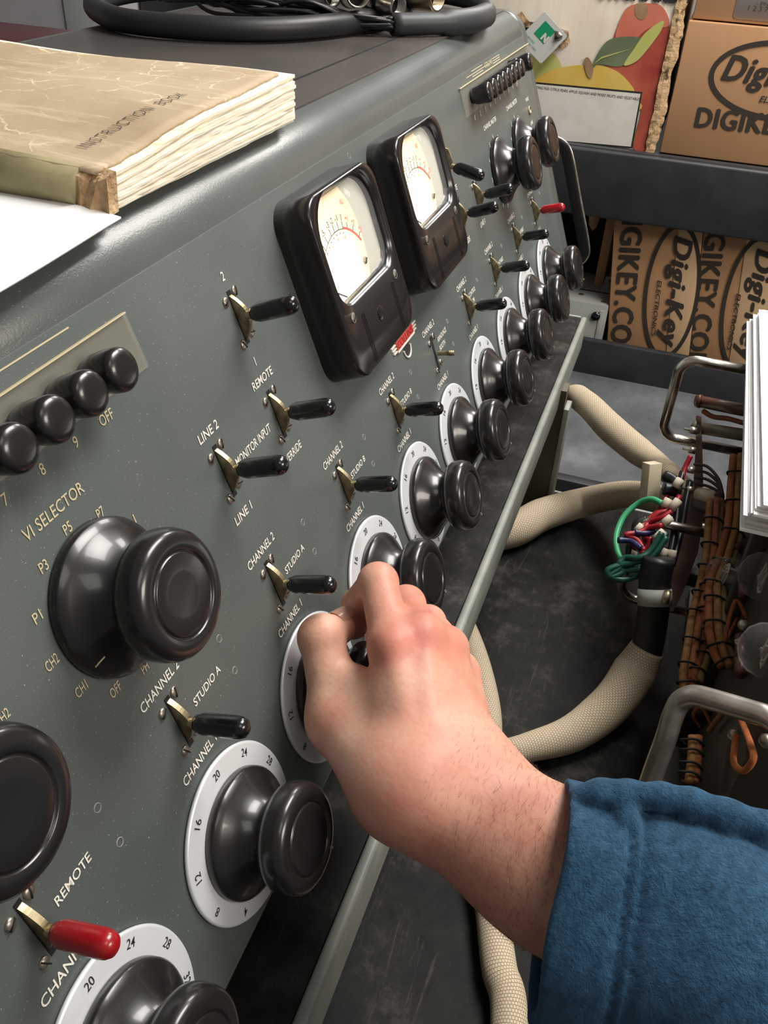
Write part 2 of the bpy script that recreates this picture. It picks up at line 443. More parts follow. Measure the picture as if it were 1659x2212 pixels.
def switch(u, v, tilt=0, red=False, bare=False):
    key = 'r' if red else 'b'
    M = PT(u, v, 0)
    if not SW:
        s = obj('lever_switch', slot(), M_['dark'], console, M=M); SW['s'] = s
    else:
        s = SW['s'].copy(); COL.objects.link(s); s.parent = console; s.matrix_basis = wm(console).inverted() @ M
    Mt = Matrix.Rotation(tilt, 4, 'X')
    if 'q' not in SW:
        SW['q'] = quad().copy(); me = bpy.data.meshes.new('lever'); SW['q'].to_mesh(me); me.materials.append(M_['brass']); SW['qm'] = me
        cm = bpy.data.meshes.new('lever_cap'); b = cap(); [setattr(f, 'smooth', True) for f in b.faces]; b.to_mesh(cm); cm.materials.append(M_['rubber']); SW['cm'] = cm
        cr = cm.copy(); cr.materials[0] = M_['redcap']; SW['cr'] = cr
        b = NB(); lathe(b, [(.0016, .003), (.0017, .0095), (.0019, .0098), (.0019, .0148), (.0015, .0160), (0, .0163)], 14)
        for k in range(4): lathe(b, [(.0019, .012 + k * .0009), (.0021, .0124 + k * .0009), (.0019, .0128 + k * .0009)], 14, cap=False)
        bmh = bpy.data.meshes.new('bare_lever'); b.to_mesh(bmh); bmh.materials.append(M_['brass']); SW['bare'] = bmh
    def child(name, me, Mx, lab=None):
        o = bpy.data.objects.new(name, me); COL.objects.link(o); o.parent = s; o.matrix_basis = Mx
        if lab: o['label'] = lab
        return o
    if bare:
        child('bare_lever', SW['bare'], Matrix.Rotation(math.radians(8), 4, 'X'), 'bare brass lever without a cap')
    else:
        child('lever', SW['qm'], Mt)
        child('lever_cap', SW['cr'] if red else SW['cm'], Mt, 'red rubber cap' if red else None)
    for k, (x, y) in enumerate(((-.0056, .0098), (.0050, .0118), (-.0048, -.0125), (.0056, -.0100))):
        if 'sc%d' % k not in SW:
            b = screw(NB(), 0, 0, a=.5 + k * .8); me = bpy.data.meshes.new('screw'); [setattr(f, 'smooth', True) for f in b.faces]; b.to_mesh(me)
            me.materials.append(M_['nickel']); me.materials.append(M_['dark']); SW['sc%d' % k] = me
        child('screw', SW['sc%d' % k], T(x, y, 0))
    return s
for i in range(10): switch(i * SP, .0696, tilt=math.radians(4 if i else 4), red=i in (0, 9), bare=i == 5)
switch(.2455, .1898, math.radians(-2)); switch(.2461, .1362); switch(.1887, .1362)
switch(.602, .1795, math.radians(30)); switch(.8526 - .2461, .1362); switch(.8526 - .1887, .1362)
# ---- push-button strips
clr = mat('yellowed_clear_plastic', (.62, .58, .46), .12, trans=.0, spec=.6)
n_ = N(clr); clr.node_tree.nodes['Principled BSDF'].inputs['Alpha'].default_value = .13
bbtn = NB(); lathe(bbtn, [(.0058, .0006), (.0075, .0050), (.0083, .0105), (.0086, .0150), (.0084, .0172), (.0074, .0185), (.0050, .0193), (0, .0196)], 32)
stem = NB(); lathe(stem, [(.002, -.004), (.002, .006)], 10)
btn0 = None
for side in (0, 1):
    uc = (.0226 if side == 0 else .8310); 
    w = .293
    bm = NB(); box(bm, uc - w / 2, uc + w / 2, .1985, .2220, .0006, .0022, PM, bev=.0004)
    strip = obj('button_strip', bm, clr, console, label='clear yellowed plastic cover plate')
    gm = NB(); box(gm, uc - w / 2, uc + w / 2, .2219, .2225, .0008, .0024, PM)
    obj('gilt_edge', gm, M_['gold'], strip)
    for k in range(10):
        u = (.135 - .0198 * (9 - k)) if side == 0 else (.7135 + .0198 * k)
        dz = -.009 if (side == 1 and k == 8) else 0
        if side == 0 and u < -.07: pass
        M = PT(u, .2103 if side == 0 else .2108, .0016 + dz)
        if btn0 is None: btn0 = obj('push_button', bbtn, M_['bake'], strip, M=M)
        else:
            c = btn0.copy(); COL.objects.link(c); c.parent = strip; c.matrix_basis = wm(strip).inverted() @ M
bm = NB()
for (a, b, v) in ((-.06, .1382, .2287), (.0, .1005, .2328)):
    obj('gilt_stripe', box(NB(), a, b, v - .0003, v + .0003, .0004, .0008, PM), M_['gold'], panel, smooth=False)
for (a, b, v) in ((.715, .80, .2265), (.735, .775, .2290), (.735, .775, .2245)):
    box(bm, a, b, v - .0003, v + .0003, .0004, .0008, PM)
put(bm, 'COLLINS', .782, .2250, w=.03, h=.0042, bold=.01)
for v in (.2265, .2285, .2245): box(bm, .815, .845, v - .0003, v + .0003, .0004, .0008, PM)
obj('gilt_nameplate', bm, M_['gold'], panel, smooth=False, label='gilt lettering and stripes above the right buttons')
# ---- emblem under the meters
red = mat('emblem_red', (.50, .05, .045), .35, coat=.3); wh = mat('emblem_cream', (.75, .7, .62), .4)
bm = NB(); Me = PT(.4263, .0995)
box(bm, -.0175, .0175, .0, .0062, .0006, .0022, Me, bev=.0003, mi=0)
box(bm, -.0180, .0180, -.0012, .0003, .0006, .0024, Me, mi=1)
text(bm, 'COLLINS', .032, .0050, Me @ T(0, .0006, 0), align='c', bold=.004, z=.0023, mi=2)
for sx in (-1, 1):
    for k in range(3): box(bm, min(sx * .0178, sx * (.0262 - .0010 * k)), max(sx * .0178, sx * (.0262 - .0010 * k)), .0044 - .0023 * k, .0054 - .0023 * k, .0006, .0018, Me, mi=1)
lathe(bm, [(0, .0007), (.0060, .0007)], 28, Me @ T(0, -.0045, 0), cap=False, mi=3)
tube(bm, [(.0068 * math.cos(a), -.0045 + .0068 * math.sin(a), .0012) for a in np.linspace(pi, 2 * pi, 20)], .0007, 6, Me, mi=1)
obj('emblem', bm, [red, wh, mat('emblem_dark_letters', (.22, .01, .01), .5), M_['ink']], console, smooth=False, label='red winged maker emblem')
# ---- VU meters
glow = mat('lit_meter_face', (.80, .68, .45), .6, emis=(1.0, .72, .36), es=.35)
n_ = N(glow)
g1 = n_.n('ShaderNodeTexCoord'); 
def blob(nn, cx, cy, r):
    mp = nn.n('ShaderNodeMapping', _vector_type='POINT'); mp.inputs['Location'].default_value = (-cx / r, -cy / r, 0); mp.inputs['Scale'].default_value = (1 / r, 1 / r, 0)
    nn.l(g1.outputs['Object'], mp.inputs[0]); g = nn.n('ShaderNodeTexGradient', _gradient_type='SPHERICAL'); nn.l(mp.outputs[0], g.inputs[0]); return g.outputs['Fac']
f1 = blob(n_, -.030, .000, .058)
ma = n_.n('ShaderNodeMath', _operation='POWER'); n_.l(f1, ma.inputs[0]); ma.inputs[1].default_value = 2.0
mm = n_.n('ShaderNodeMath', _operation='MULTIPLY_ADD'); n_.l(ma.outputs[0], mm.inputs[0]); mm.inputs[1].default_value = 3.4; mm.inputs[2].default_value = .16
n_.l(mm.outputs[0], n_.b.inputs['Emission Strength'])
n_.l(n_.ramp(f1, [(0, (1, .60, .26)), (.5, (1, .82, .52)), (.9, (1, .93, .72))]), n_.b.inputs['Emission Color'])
cream = mat('meter_back_cream', (.46, .45, .38), .7, emis=(1, .92, .75), es=.07)  # weak emission stands in for light from the meter's inner lamp
glass = mat('meter_glass', (1, 1, 1), .02, spec=.5); glass.node_tree.nodes['Principled BSDF'].inputs['Alpha'].default_value = .06
MH = .0222
def meter(uc, first=None):
    M = PT(uc, .1725, 0)
    if first: return dup(first, M, console)
    w, h = .1010, .1045
    hole = rrect(.0835, .0565, [.022, .022, .013, .013], 8, 0, .0195)
    bm = NB()
    L = [[(x, y, 0) for x, y in rrect(w + .001, h + .001, .0155, 8)], [(x, y, MH - .0025) for x, y in rrect(w, h, .015, 8)], [(x, y, MH - .0008) for x, y in rrect(w - .0012, h - .0012, .0146, 8)],
         [(x, y, MH) for x, y in rrect(w - .0035, h - .0035, .0135, 8)], [(x, y, MH) for x, y in rrect(.0905, .0625, [.025, .025, .016, .016], 8, 0, .0195)],
         [(x, y, MH - .0012) for x, y in rrect(.0893, .0613, [.0245, .0245, .0155, .0155], 8, 0, .0195)],
         [(x, y, MH - .0016) for x, y in rrect(.0880, .0600, [.024, .024, .015, .015], 8, 0, .0195)], [(x, y, MH - .0035) for x, y in hole], [(x, y, MH - .0072) for x, y in hole]]
    loops(bm, L, cap0=True, cap1=True)
    # moulded grooves on the lower skirt
    case = obj('vu_meter', bm, M_['meterblk'], console, M=M)
    def sub(name, bm, m, **k): return obj(name, bm, m, case, M=M, **k)
    bm = NB()
    for sx in (-.026, .026):
        for k in range(3): box(bm, sx + k * .0019 - .00022, sx + k * .0019 + .00022, -.049, -.019, MH - .0001, MH + .00018)
    sub('moulded_ridge', bm, M_['meterblk'])
    # dial card: curved right edge, leaves the pale back visible
    bm = NB(); pts = []
    for k in range(12): a = -.62 + 1.24 * k / 11; pts.append((-.034 + .058 * math.cos(a) , .0160 + .047 * math.sin(a)))
    card = [(-.0410, -.0082), (.0120, -.0082), (.0155, .000), (.0172, .012), (.0160, .026), (.0120, .037), (.004, .0470), (-.0410, .0470)]
    prism(bm, card, MH - .0056, MH - .0050)
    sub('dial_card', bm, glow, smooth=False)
    bm = NB(); flat(bm, rrect(.0833, .0563, [.0219, .0219, .0129, .0129], 8, 0, .0195), MH - .0068); sub('meter_back', bm, cream)
    # scale
    bm = NB(); cx, cy, r = -.0155, -.010, .0365
    def arcpts(a0, a1, r, n=20): return [(cx + r * math.sin(math.radians(a0 + (a1 - a0) * k / n)), cy + r * math.cos(math.radians(a0 + (a1 - a0) * k / n))) for k in range(n + 1)]
    def band(a0, a1, r0, r1, mi):
        p, q = arcpts(a0, a1, r0), arcpts(a0, a1, r1)
        for k in range(len(p) - 1): flat(bm, [p[k], p[k + 1], q[k + 1], q[k]], .0175, mi=mi)
    band(-50, 16, r, r + .0005, 0); band(16, 52, r, r + .0014, 1)
    for s, a, mi in (('-20', -48, 0), ('10', -38, 0), ('7', -30, 0), ('-5', -21, 0), ('-3', -10, 0), ('-2', -2, 0), ('-1', 7, 0), ('0', 16, 0), ('+1', 25, 1), ('+2', 36, 1), ('+3', 48, 1)):
        ar = math.radians(a); Mt = T(cx, cy, 0) @ Matrix.Rotation(-ar, 4, 'Z')
        box(bm, -.0001, .0001, r, r + .0045, .0170, .0175, Mt, mi=0)
        text(bm, s, .0018 * len(s), .0034, Mt @ T(0, r + .0050, 0), align='c', z=.0175, mi=mi, bold=.006)
    for k, s in enumerate(('20', '', '40', '', '60', '', '80', '', '100')):
        ar = math.radians(-46 + 62 * k / 8); Mt = T(cx, cy, 0) @ Matrix.Rotation(-ar, 4, 'Z')
        box(bm, -.0003, .0003, r - .0022, r - .0016, .0170, .0175, Mt, mi=0)
        if s: text(bm, s, .0014 * len(s), .0017, Mt @ T(0, r - .0052, 0), align='c', z=.0175, mi=0)
    text(bm, 'VU', .0042, .0032, T(.0005, .0370, 0), z=.0175, mi=1, bold=.01)
    text(bm, 'A', .0018, .0020, T(-.018, -.0058, 0), z=.0175, mi=0)
    sub('scale', bm, [M_['ink'], mat('scale_red', (.60, .06, .03), .5)], smooth=False)
    bm = NB(); tube(bm, [(-.0410, .0008, .0178), (-.0275, -.0072, .0178)], .0005, 6); sub('needle', bm, M_['ink'])
    bm = NB(); screw(bm, .0105, .0015, .0022); bmesh.ops.translate(bm, verts=bm.verts, vec=(0, 0, MH - .0056)); sub('card_screw', bm, [M_['brass'], M_['dark']])
    bm = NB(); prism(bm, rrect(.0833, .0563, [.0219, .0219, .0129, .0129], 8, 0, .0195), MH - .0038, MH - .0034); sub('glass', bm, glass)
    for x, y in ((-.0365, -.0170), (.0365, -.0170)):
        bm = NB(); screw(bm, 0, 0, .0030); bmesh.ops.translate(bm, verts=bm.verts, vec=(x, y, MH - .0009)); sub('case_screw', bm, [M_['nickel'], M_['dark']], label='rusty brass screw')
    bm = NB(); screw(bm, 0, 0, .0045, a=.35); bmesh.ops.translate(bm, verts=bm.verts, vec=(0, -.0285, MH - .0008)); sub('zero_adjuster', bm, [M_['meterblk'], M_['dark']], label='black slotted adjuster screw')
    return case
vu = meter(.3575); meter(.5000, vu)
# ---- pull handle at the far end of the panel
bm = NB(); hp = spline([(.976, .112, .000), (.976, .1115, .010), (.976, .104, .0195), (.976, .090, .0215), (.976, .04, .0215), (.976, -.012, .0215), (.976, -.024, .018), (.976, -.031, .008), (.976, -.031, 0)], 5)
tube(bm, hp, 1.0, 8, PM, sec=[(.0062, .0012), (.0057, .0018), (-.0057, .0018), (-.0062, .0012), (-.0062, -.0012), (-.0057, -.0018), (.0057, -.0018), (.0062, -.0012)], up=(0, 1, 0), caps=True)
hm = mat('black_steel_strap', (.008, .008, .008), .35, spec=.4)
ph = obj('pull_handle', bm, hm, console, label='black steel strap handle')
bm = NB(); he = spline([(.976, .1195, .004), (.976, .118, .014), (.976, .108, .0245), (.976, .090, .0280), (.976, .04, .0280), (.976, -.012, .0280), (.976, -.028, .023), (.976, -.037, .010)], 5)
tube(bm, he, .0015, 8, PM); obj('worn_edge', bm, M_['chrome'], ph, label='worn bright metal edge of the handle')
# ================================================================= ROOM, DESK, SHELVES
bm = NB(); box(bm, -2.2, 4.7, -3.0, 2.4, -.02, 0)
struct('floor', bm, noisy('dark_floor', (.03, .03, .03), (.055, .052, .05), 6, .6))
wallm = noisy('grey_wall_paint', (.34, .34, .35), (.38, .38, .385), 3, .6, .05)
bm = NB(); box(bm, -2.2, 4.7, 2.3, 2.4, 0, 2.7); struct('wall_left', bm, wallm)
bm = NB(); box(bm, 4.6, 4.7, -3.0, 2.3, 0, 2.7); struct('wall_back', bm, wallm)
lam = mat('worn_black_laminate', (.03, .03, .03), .55, spec=.14); n = N(lam)
f = n.noise(22, 8, .75); g = n.noise(5, 6, .7); sc = n.noise(9, 9, .8, co=n.co('Object', (1, 9, 1)), dist=1.2)
c = n.ramp(f, [(.38, (.003, .0029, .0027)), (.54, (.014, .0132, .0120)), (.67, (.050, .047, .042))])
c = n.mix(n.ramp(g, [(.45, (0, 0, 0)), (.68, (.5, .5, .5))]), c, (.022, .022, .022))
c = n.mix(n.ramp(sc, [(.58, (0, 0, 0)), (.68, (.6, .6, .6))]), c, (.085, .08, .075))
n.base(c); n.rough(f, .45, .7); n.bump(f, .12, .0006)
DZ = ZO - .28
desk = thing('studio_desk', 'dark worn laminate desk with grey painted edges and a raised shelf', 'desk', (.25, 0, 0))
bm = NB(); box(bm, -.9, .843, -.82, .62, DZ - .03, DZ, bev=.001); obj('desk_top', bm, lam, desk)
bm = NB(); box(bm, .8435, .8475, -.82, .62, DZ - .032, DZ + .0012, bev=.0008); box(bm, -.9, .8475, -.826, -.8205, DZ - .032, DZ + .0012, bev=.0008); obj('edge_trim', bm, M_['trim'], desk, label='grey painted edge strip')
RZ = ZO - .095
bm = NB(); box(bm, -.9, .972, -.038, .62, RZ - .018, RZ, bev=.0006); obj('raised_shelf', bm, lam, desk)
bm = NB()
box(bm, -.9, .9765, -.0455, -.0382, RZ - .044, RZ + .0012, bev=.0024, seg=3)
obj('shelf_edge', bm, M_['trim'], desk, label='grey painted front edge of the raised shelf')
bm = NB(); box(bm, .9722, .9765, -.038, .62, RZ - .044, RZ + .0012, bev=.001); obj('shelf_end_edge', bm, M_['trim'], desk)
olive = mat('olive_brown_board', (.075, .062, .036), .5)
bm = NB(); box(bm, .800, .822, -.052, .60, DZ, RZ - .018); obj('shelf_support', bm, olive, desk)
bm = NB(); box(bm, .7985, .8235, -.0585, -.0522, DZ, RZ - .040, bev=.0012); obj('support_front_edge', bm, M_['trim'], desk)
for x in (-.85, .78):
    for y in (-.76, .56):
        bm = NB(); box(bm, x, x + .05, y, y + .05, 0, DZ - .03, bev=.003); obj('leg', bm, M_['trim'], desk)
# rolling cart with tray, seen over the desk's far edge
plast = noisy('black_cart_plastic', (.018, .019, .021), (.028, .029, .032), 20, .5, .15, bs=300, bd=.0004)
trayf = mat('dusty_grey_tray', (.08, .085, .09), .5); n = N(trayf)
f = n.noise(7, 7, .65); n.base(n.ramp(f, [(.35, (.065, .070, .076)), (.55, (.115, .120, .128)), (.72, (.20, .205, .215))])); n.rough(f, .4, .6)
cart = thing('utility_cart', 'black plastic cart with a low empty tray in front of the lower boxes', 'cart', (1.26, -.2, 0))
tz = ZO - .424; lz = ZO - .354
bm = NB(); box(bm, 1.01, 1.51, -.85, .42, tz - .012, tz); obj('tray_floor', bm, trayf, cart, label='dusty grey tray floor')
bm = NB(); box(bm, 1.495, 1.512, -.85, .42, tz - .03, lz, bev=.004); box(bm, .992, 1.012, -.85, .42, tz - .05, lz, bev=.004)
box(bm, 1.0, 1.51, .41, .43, tz - .03, lz, bev=.004); box(bm, 1.0, 1.51, -.87, -.85, tz - .03, lz, bev=.004)
obj('tray_lip', bm, plast, cart)
for x in (1.03, 1.45):
    for y in (-.83, .38):
        bm = NB(); box(bm, x, x + .035, y, y + .03, .09, tz - .012, bev=.004); obj('cart_post', bm, plast, cart)
        bm = NB(); lathe(bm, [(.02, -.012), (.04, -.012), (.043, 0), (.04, .012), (.02, .012)], 24, T(x + .017, y + .015, .043) @ Matrix.Rotation(pi / 2, 4, 'X')); box(bm, x + .008, x + .026, y - .008, y - .003 + .03, .06, .1); obj('caster', bm, M_['rubber'], cart)
# shelf rack behind
rack = thing('storage_rack', 'black shelf rack holding cardboard boxes on two levels', 'shelf rack', (1.8, -.2, 0))
bm = NB(); box(bm, 1.515, 2.15, -.95, .75, ZO - .045, ZO - .017, bev=.002); obj('rack_shelf', bm, plast, rack)
bm = NB(); box(bm, 1.498, 1.530, -.95, .75, ZO - .125, ZO - .012, bev=.005, seg=3); box(bm, 1.508, 1.524, -.95, .75, ZO - .013, ZO - .0105, bev=.001); obj('shelf_beam', bm, plast, rack)
bm = NB(); box(bm, 1.52, 2.15, -.95, .75, ZO - .47, ZO - .44, bev=.002); obj('rack_shelf', bm, plast, rack)
for x in (1.53, 2.08):
    for y in (-.95, .70):
        bm = NB(); box(bm, x, x + .05, y, y + .05, 0, ZO + .5, bev=.003); obj('rack_post', bm, plast, rack)
# ---- boxes
def card(name, c1, c2):
    m = mat(name, c1, .75, spec=.2); n = N(m); f = n.noise(3, 3)
    st = n.noise(60, 2, co=n.co('Object', (1, 1, .02)))
    n.base(n.mix(.25, n.ramp(f, [(.3, c1), (.7, c2)]), n.ramp(st, [(.3, c1), (.7, c2)]))); n.bump(n.noise(160, 3), .1, .0005); return m
kraft = card('brown_cardboard', (.41, .225, .115), (.48, .275, .145)); kraft2 = card('tan_cardboard', (.58, .38, .22), (.66, .44, .26))
tornm = noisy('torn_corrugated_edge', (.10, .055, .025), (.50, .33, .18), 55, .9, .9, bs=120, bd=.003, lo=.36, hi=.46)
printk = mat('dark_box_print', (.035, .026, .020), .7)
def YZ(x): return Matrix(((0, 0, -1, x), (-1, 0, 0, 0), (0, 1, 0, 0), (0, 0, 0, 1)))   # local x -> -Y, local y -> Z, on the plane facing the camera
def logo(bm, M, w, mi=0, full=True):
    """oval with two-line italic name, w wide"""
    h = w * .54; k = 64
    o = [(w / 2 * math.cos(2 * pi * i / k), h / 2 * math.sin(2 * pi * i / k)) for i in range(k)]
    q = [((w / 2 - .037 * w) * math.cos(2 * pi * i / k), (h / 2 - .037 * w) * math.sin(2 * pi * i / k)) for i in range(k)]
    for i in range(k): flat(bm, [o[i], o[(i + 1) % k], q[(i + 1) % k], q[i]], .0006, M, mi)
    text(bm, 'Digi-Key', w * .80, w * .17, M @ T(0, -.035 * w, 0), align='c', bold=.0, shear=.25, z=.0007, mi=mi, spacing=1.08, fat=.055)
    text(bm, 'ELECTRONICS', w * .42, w * .042, M @ T(.12 * w, -.15 * w, 0), align='c', bold=.0, shear=.2, z=.0007, mi=mi, fat=.03)
def carton(name, label, x0, x1, y0, y1, z0, z1, m, grp=None, rz=0):
    o = thing(name, label, 'box', ((x0 + x1) / 2, (y0 + y1) / 2, z0), grp)
    bm = NB(); box(bm, x0, x1, y0, y1, z0, z1, bev=.0025, seg=2); b = obj('carton', bm, m, o)
    return o
SZ = ZO - .017
b = carton('cardboard_box', 'brown shipping box with an oval logo beside the fruit box, partly out of frame', 1.55, 1.95, -.47, -.0705, SZ + .002, ZO + .186, kraft)
bm = NB(); M = YZ(1.5495) @ T(.0, ZO + .0, 0)
logo(bm, YZ(1.5495) @ T(.228, ZO + .113, 0) @ Matrix.Rotation(-.03, 4, 'Z'), .215)
text(bm, 'DIGIKEY.COM', .250, .030, YZ(1.5495) @ T(.118, ZO + .033, 0) @ Matrix.Rotation(.02, 4, 'Z'), align='l', bold=0, spacing=1.08, z=.0007, fat=.055)
obj('box_print', bm, printk, b, smooth=False)
b2 = carton('cardboard_box', 'plain brown box with a white shipping label stacked on the logo box', 1.56, 1.93, -.44, -.075, ZO + .188, ZO + .42, kraft)
bm = NB(); prism(bm, rrect(.16, .11, .006, 4), 0, .0006, YZ(1.5595) @ T(.215, ZO + .248, 0)); lb = obj('shipping_label', bm, mat('label_paper', (.66, .64, .64), .6), b2)
bm = NB()
text(bm, 'SHIP TO', .04, .006, YZ(1.5588) @ T(.205, ZO + .228, 0), z=.0006); text(bm, '1 2 3 7 4 5 2', .055, .007, YZ(1.5588) @ T(.155, ZO + .206, 0), z=.0006)
text(bm, '- PN 40 - E7', .05, .005, YZ(1.5588) @ T(.165, ZO + .214, 0), z=.0006)
obj('label_print', bm, printk, lb, smooth=False)
# fruit box
fr = thing('fruit_box', 'torn white fruit box printed with red pear, leaf and yellow apple', 'box', (1.7, .15, SZ))
FX = 1.55
fw = mat('printed_white_box', (.72, .64, .53), .65, spec=.3); n = N(fw)
st = n.noise(30, 3, co=n.co('Object', (1, 1, .03))); n.base(n.mix(.5, n.ramp(st, [(.3, (.60, .51, .41)), (.6, (.80, .74, .65))]), n.ramp(n.noise(14, 6), [(.35, (.74, .67, .56)), (.72, (.56, .44, .34))]))); n.bump(st, .3, .002)
bm = NB(); box(bm, FX, 1.95, -.0595, .42, SZ, ZO + .30, bev=.003); obj('carton', bm, fw, fr)
# torn corrugated corner strip
bm = NB(); r2 = random.Random(3); pts = []
prev = None
L = []; z = SZ
while z < ZO + .30:
    w = .009 + r2.random() * .004 + .002 * math.sin(z * 60)
    L.append([(FX - .004 - r2.random() * .003, -.0475 + r2.random() * .003, z), (FX - .006, -.0475 - w * .6, z), (FX - .002, -.0475 - w - .006, z), (FX + .05, -.0475 - w - .004 + r2.random() * .004, z), (FX + .05, -.05, z), (FX + .004, -.0475, z)]); z += .0075
loops(bm, L); obj('torn_corner', bm, tornm, fr, smooth=False, label='torn corrugated corner edge')
PF = YZ(FX - .0008)
def P2(px, py):
    p = on(px, py, 0, FX); return (-p[1], p[2])
def blobm(name, c1, c2, sc=14, rough=.55): return noisy(name, c1, c2, sc, rough, .05, lo=.3, hi=.7)
cr = blobm('printed_red', (.30, .035, .025), (.50, .12, .07)); cr2 = blobm('printed_light_red', (.52, .13, .075), (.60, .22, .14)); cy = blobm('printed_yellow', (.62, .38, .06), (.68, .48, .12))
cg = blobm('printed_dark_green', (.10, .13, .07), (.17, .20, .11)); cl = blobm('printed_lime', (.40, .42, .10), (.55, .52, .20)); cb = blobm('printed_stem_brown', (.20, .11, .05), (.45, .30, .17))
def poly(bm, px, z, mi, sm=True):
    pts = [P2(*q) for q in px]
    if sm: pts = [tuple(q) for q in spline([(a, b_, 0) for a, b_ in pts], 5, True)]; pts = [(a, b_) for a, b_, _ in pts]
    flat(bm, pts, z, PF, mi); return bm
bm = NB(); poly(bm, [(1352, 20), (1385, 8), (1428, 12), (1445, 50), (1452, 110), (1440, 190), (1425, 260), (1405, 322), (1368, 318), (1385, 240), (1375, 200), (1340, 175), (1310, 145), (1326, 80)], .0008, 0); obj('printed_pear', bm, cr, fr, smooth=False)
bm = NB(); poly(bm, [(1350, 22), (1385, 8), (1430, 14), (1445, 55), (1400, 62), (1370, 85), (1330, 84)], .0012, 0); obj('printed_pear_top', bm, cr2, fr, smooth=False)
bm = NB(); poly(bm, [(1374, 8), (1398, 12), (1396, 36), (1384, 42), (1373, 32)], .0016, 0); obj('printed_stem', bm, cb, fr, smooth=False); bm = NB(); poly(bm, [(1262, 130), (1272, 124), (1282, 146), (1278, 168), (1268, 160)], .0026, 0); obj('printed_stem', bm, cb, fr, smooth=False)
bm = NB(); poly(bm, [(1150, 182), (1185, 155), (1225, 143), (1290, 140), (1335, 155), (1365, 185), (1372, 205), (1370, 240), (1150, 240)], .0012, 0); obj('printed_apple', bm, cy, fr, smooth=False)
bm = NB(); poly(bm, [(1130, 118), (1170, 112), (1200, 118), (1213, 150), (1180, 165), (1140, 178)], .0010, 0); obj('printed_green_fruit', bm, cl, fr, smooth=False)
bm = NB(); poly(bm, [(1276, 160), (1285, 128), (1310, 90), (1345, 79), (1390, 84), (1378, 118), (1340, 143), (1295, 138), (1282, 148)], .0018, 0); obj('printed_leaf', bm, cg, fr, smooth=False)
bm = NB(); poly(bm, [(1348, 140), (1370, 105), (1395, 70), (1432, 44), (1428, 66), (1400, 105), (1375, 132)], .0022, 0); poly(bm, [(1280, 140), (1300, 122), (1370, 103), (1300, 126)], .0024, 0, False); obj('printed_leaf_light', bm, cl, fr, smooth=False)
wp = noisy('printed_blank_panel', (.62, .59, .53), (.70, .68, .62), 30, .6, .1)
bm = NB(); poly(bm, [(1130, 174), (1388, 198), (1366, 320), (1150, 300)], .0020, 0, False); poly(bm, [(1130, 178), (1384, 202), (1363, 316), (1150, 297)], .0024, 1, False)
text(bm, 'EATING FIGS CITRUS PEARS APPLES SQUASH AND MIXED FRUITS AND VEGETABLES', .183, .0042, PF @ T(*P2(1153, 190), 0) @ Matrix.Rotation(-.0, 4, 'Z'), z=.0028, bold=0, mi=0)
obj('printed_panel', bm, [M_['ink'], wp], fr, smooth=False)
bm = NB(); text(bm, 'ORCHARDS', .145, .045, PF @ T(P2(1285, 8)[0], P2(1285, 6)[1] + .008, 0) @ Matrix.Rotation(.02, 4, 'Z'), align='l', bold=0, fat=.06, z=.0020); obj('printed_name', bm, M_['ink'], fr, smooth=False)
bm = NB(); L = []
hp_ = [(1112, 38), (1128, 24), (1143, 46), (1180, 52), (1205, 62), (1228, 66), (1232, 92), (1216, 104), (1190, 112), (1150, 108), (1112, 100)]
poly(bm, hp_, .0016, 0, False); obj('torn_hand_hole', bm, tornm, fr, smooth=False, label='torn hole with frayed brown edges')
bm = NB(); poly(bm, [(1132, 58), (1160, 60), (1205, 72), (1218, 88), (1195, 100), (1135, 98)], .0019, 0, False); obj('hole_shadow', bm, M_['dark'], fr, smooth=False, label='dark patch painted as the shade inside the torn hole')  # flat black patch on the carton paints the shade inside the hole
# card poking out of the hole
tg = thing('card_tag', 'small white card with a green square poking out of the torn fruit box', 'tag', on(1175, 85, 0, FX - .03))
Mt = Matrix.Translation(on(1172, 82, 0, FX - .025)) @ Matrix(((0, 0, -1, 0), (-1, 0, 0, 0), (0, 1, 0, 0), (0, 0, 0, 1))) @ Matrix.Rotation(math.radians(-40), 4, 'Z') @ Matrix.Rotation(.25, 4, 'Y')
bm = NB(); prism(bm, rrect(.056, .058, .003, 3), 0, .0006, Mt); card_ = obj('card', bm, mat('card_white', (.62, .63, .60), .5), tg, smooth=False)
bm = NB(); flat(bm, rrect(.024, .026, .0005, 2, -.004, .008), .0009, Mt, 0); text(bm, 'N', .009, .012, Mt @ T(-.002, -.003, 0), z=.0014, fat=.08, mi=1)
text(bm, 'CAT', .010, .004, Mt @ T(.012, .020, 0), z=.0012, mi=2); text(bm, 'NETWORK CABLE', .03, .003, Mt @ T(-.024, -.022, 0), z=.0012, mi=0); text(bm, 'SHIELDED', .02, .003, Mt @ T(-.024, -.016, 0), z=.0012, mi=0)
obj('card_print', bm, [mat('card_green', (.01, .30, .13), .5), wh, M_['ink']], card_, smooth=False)
cn = tag(obj('cable_plug', tube(NB(), [on(1196, 78, 0, FX - .02), on(1212, 76, 0, FX - .012), on(1222, 78, 0, FX + .006)], [.010, .009, .007], 16), M_['chrome']), 'shiny metal plug in the torn hole beside the white card', 'plug')
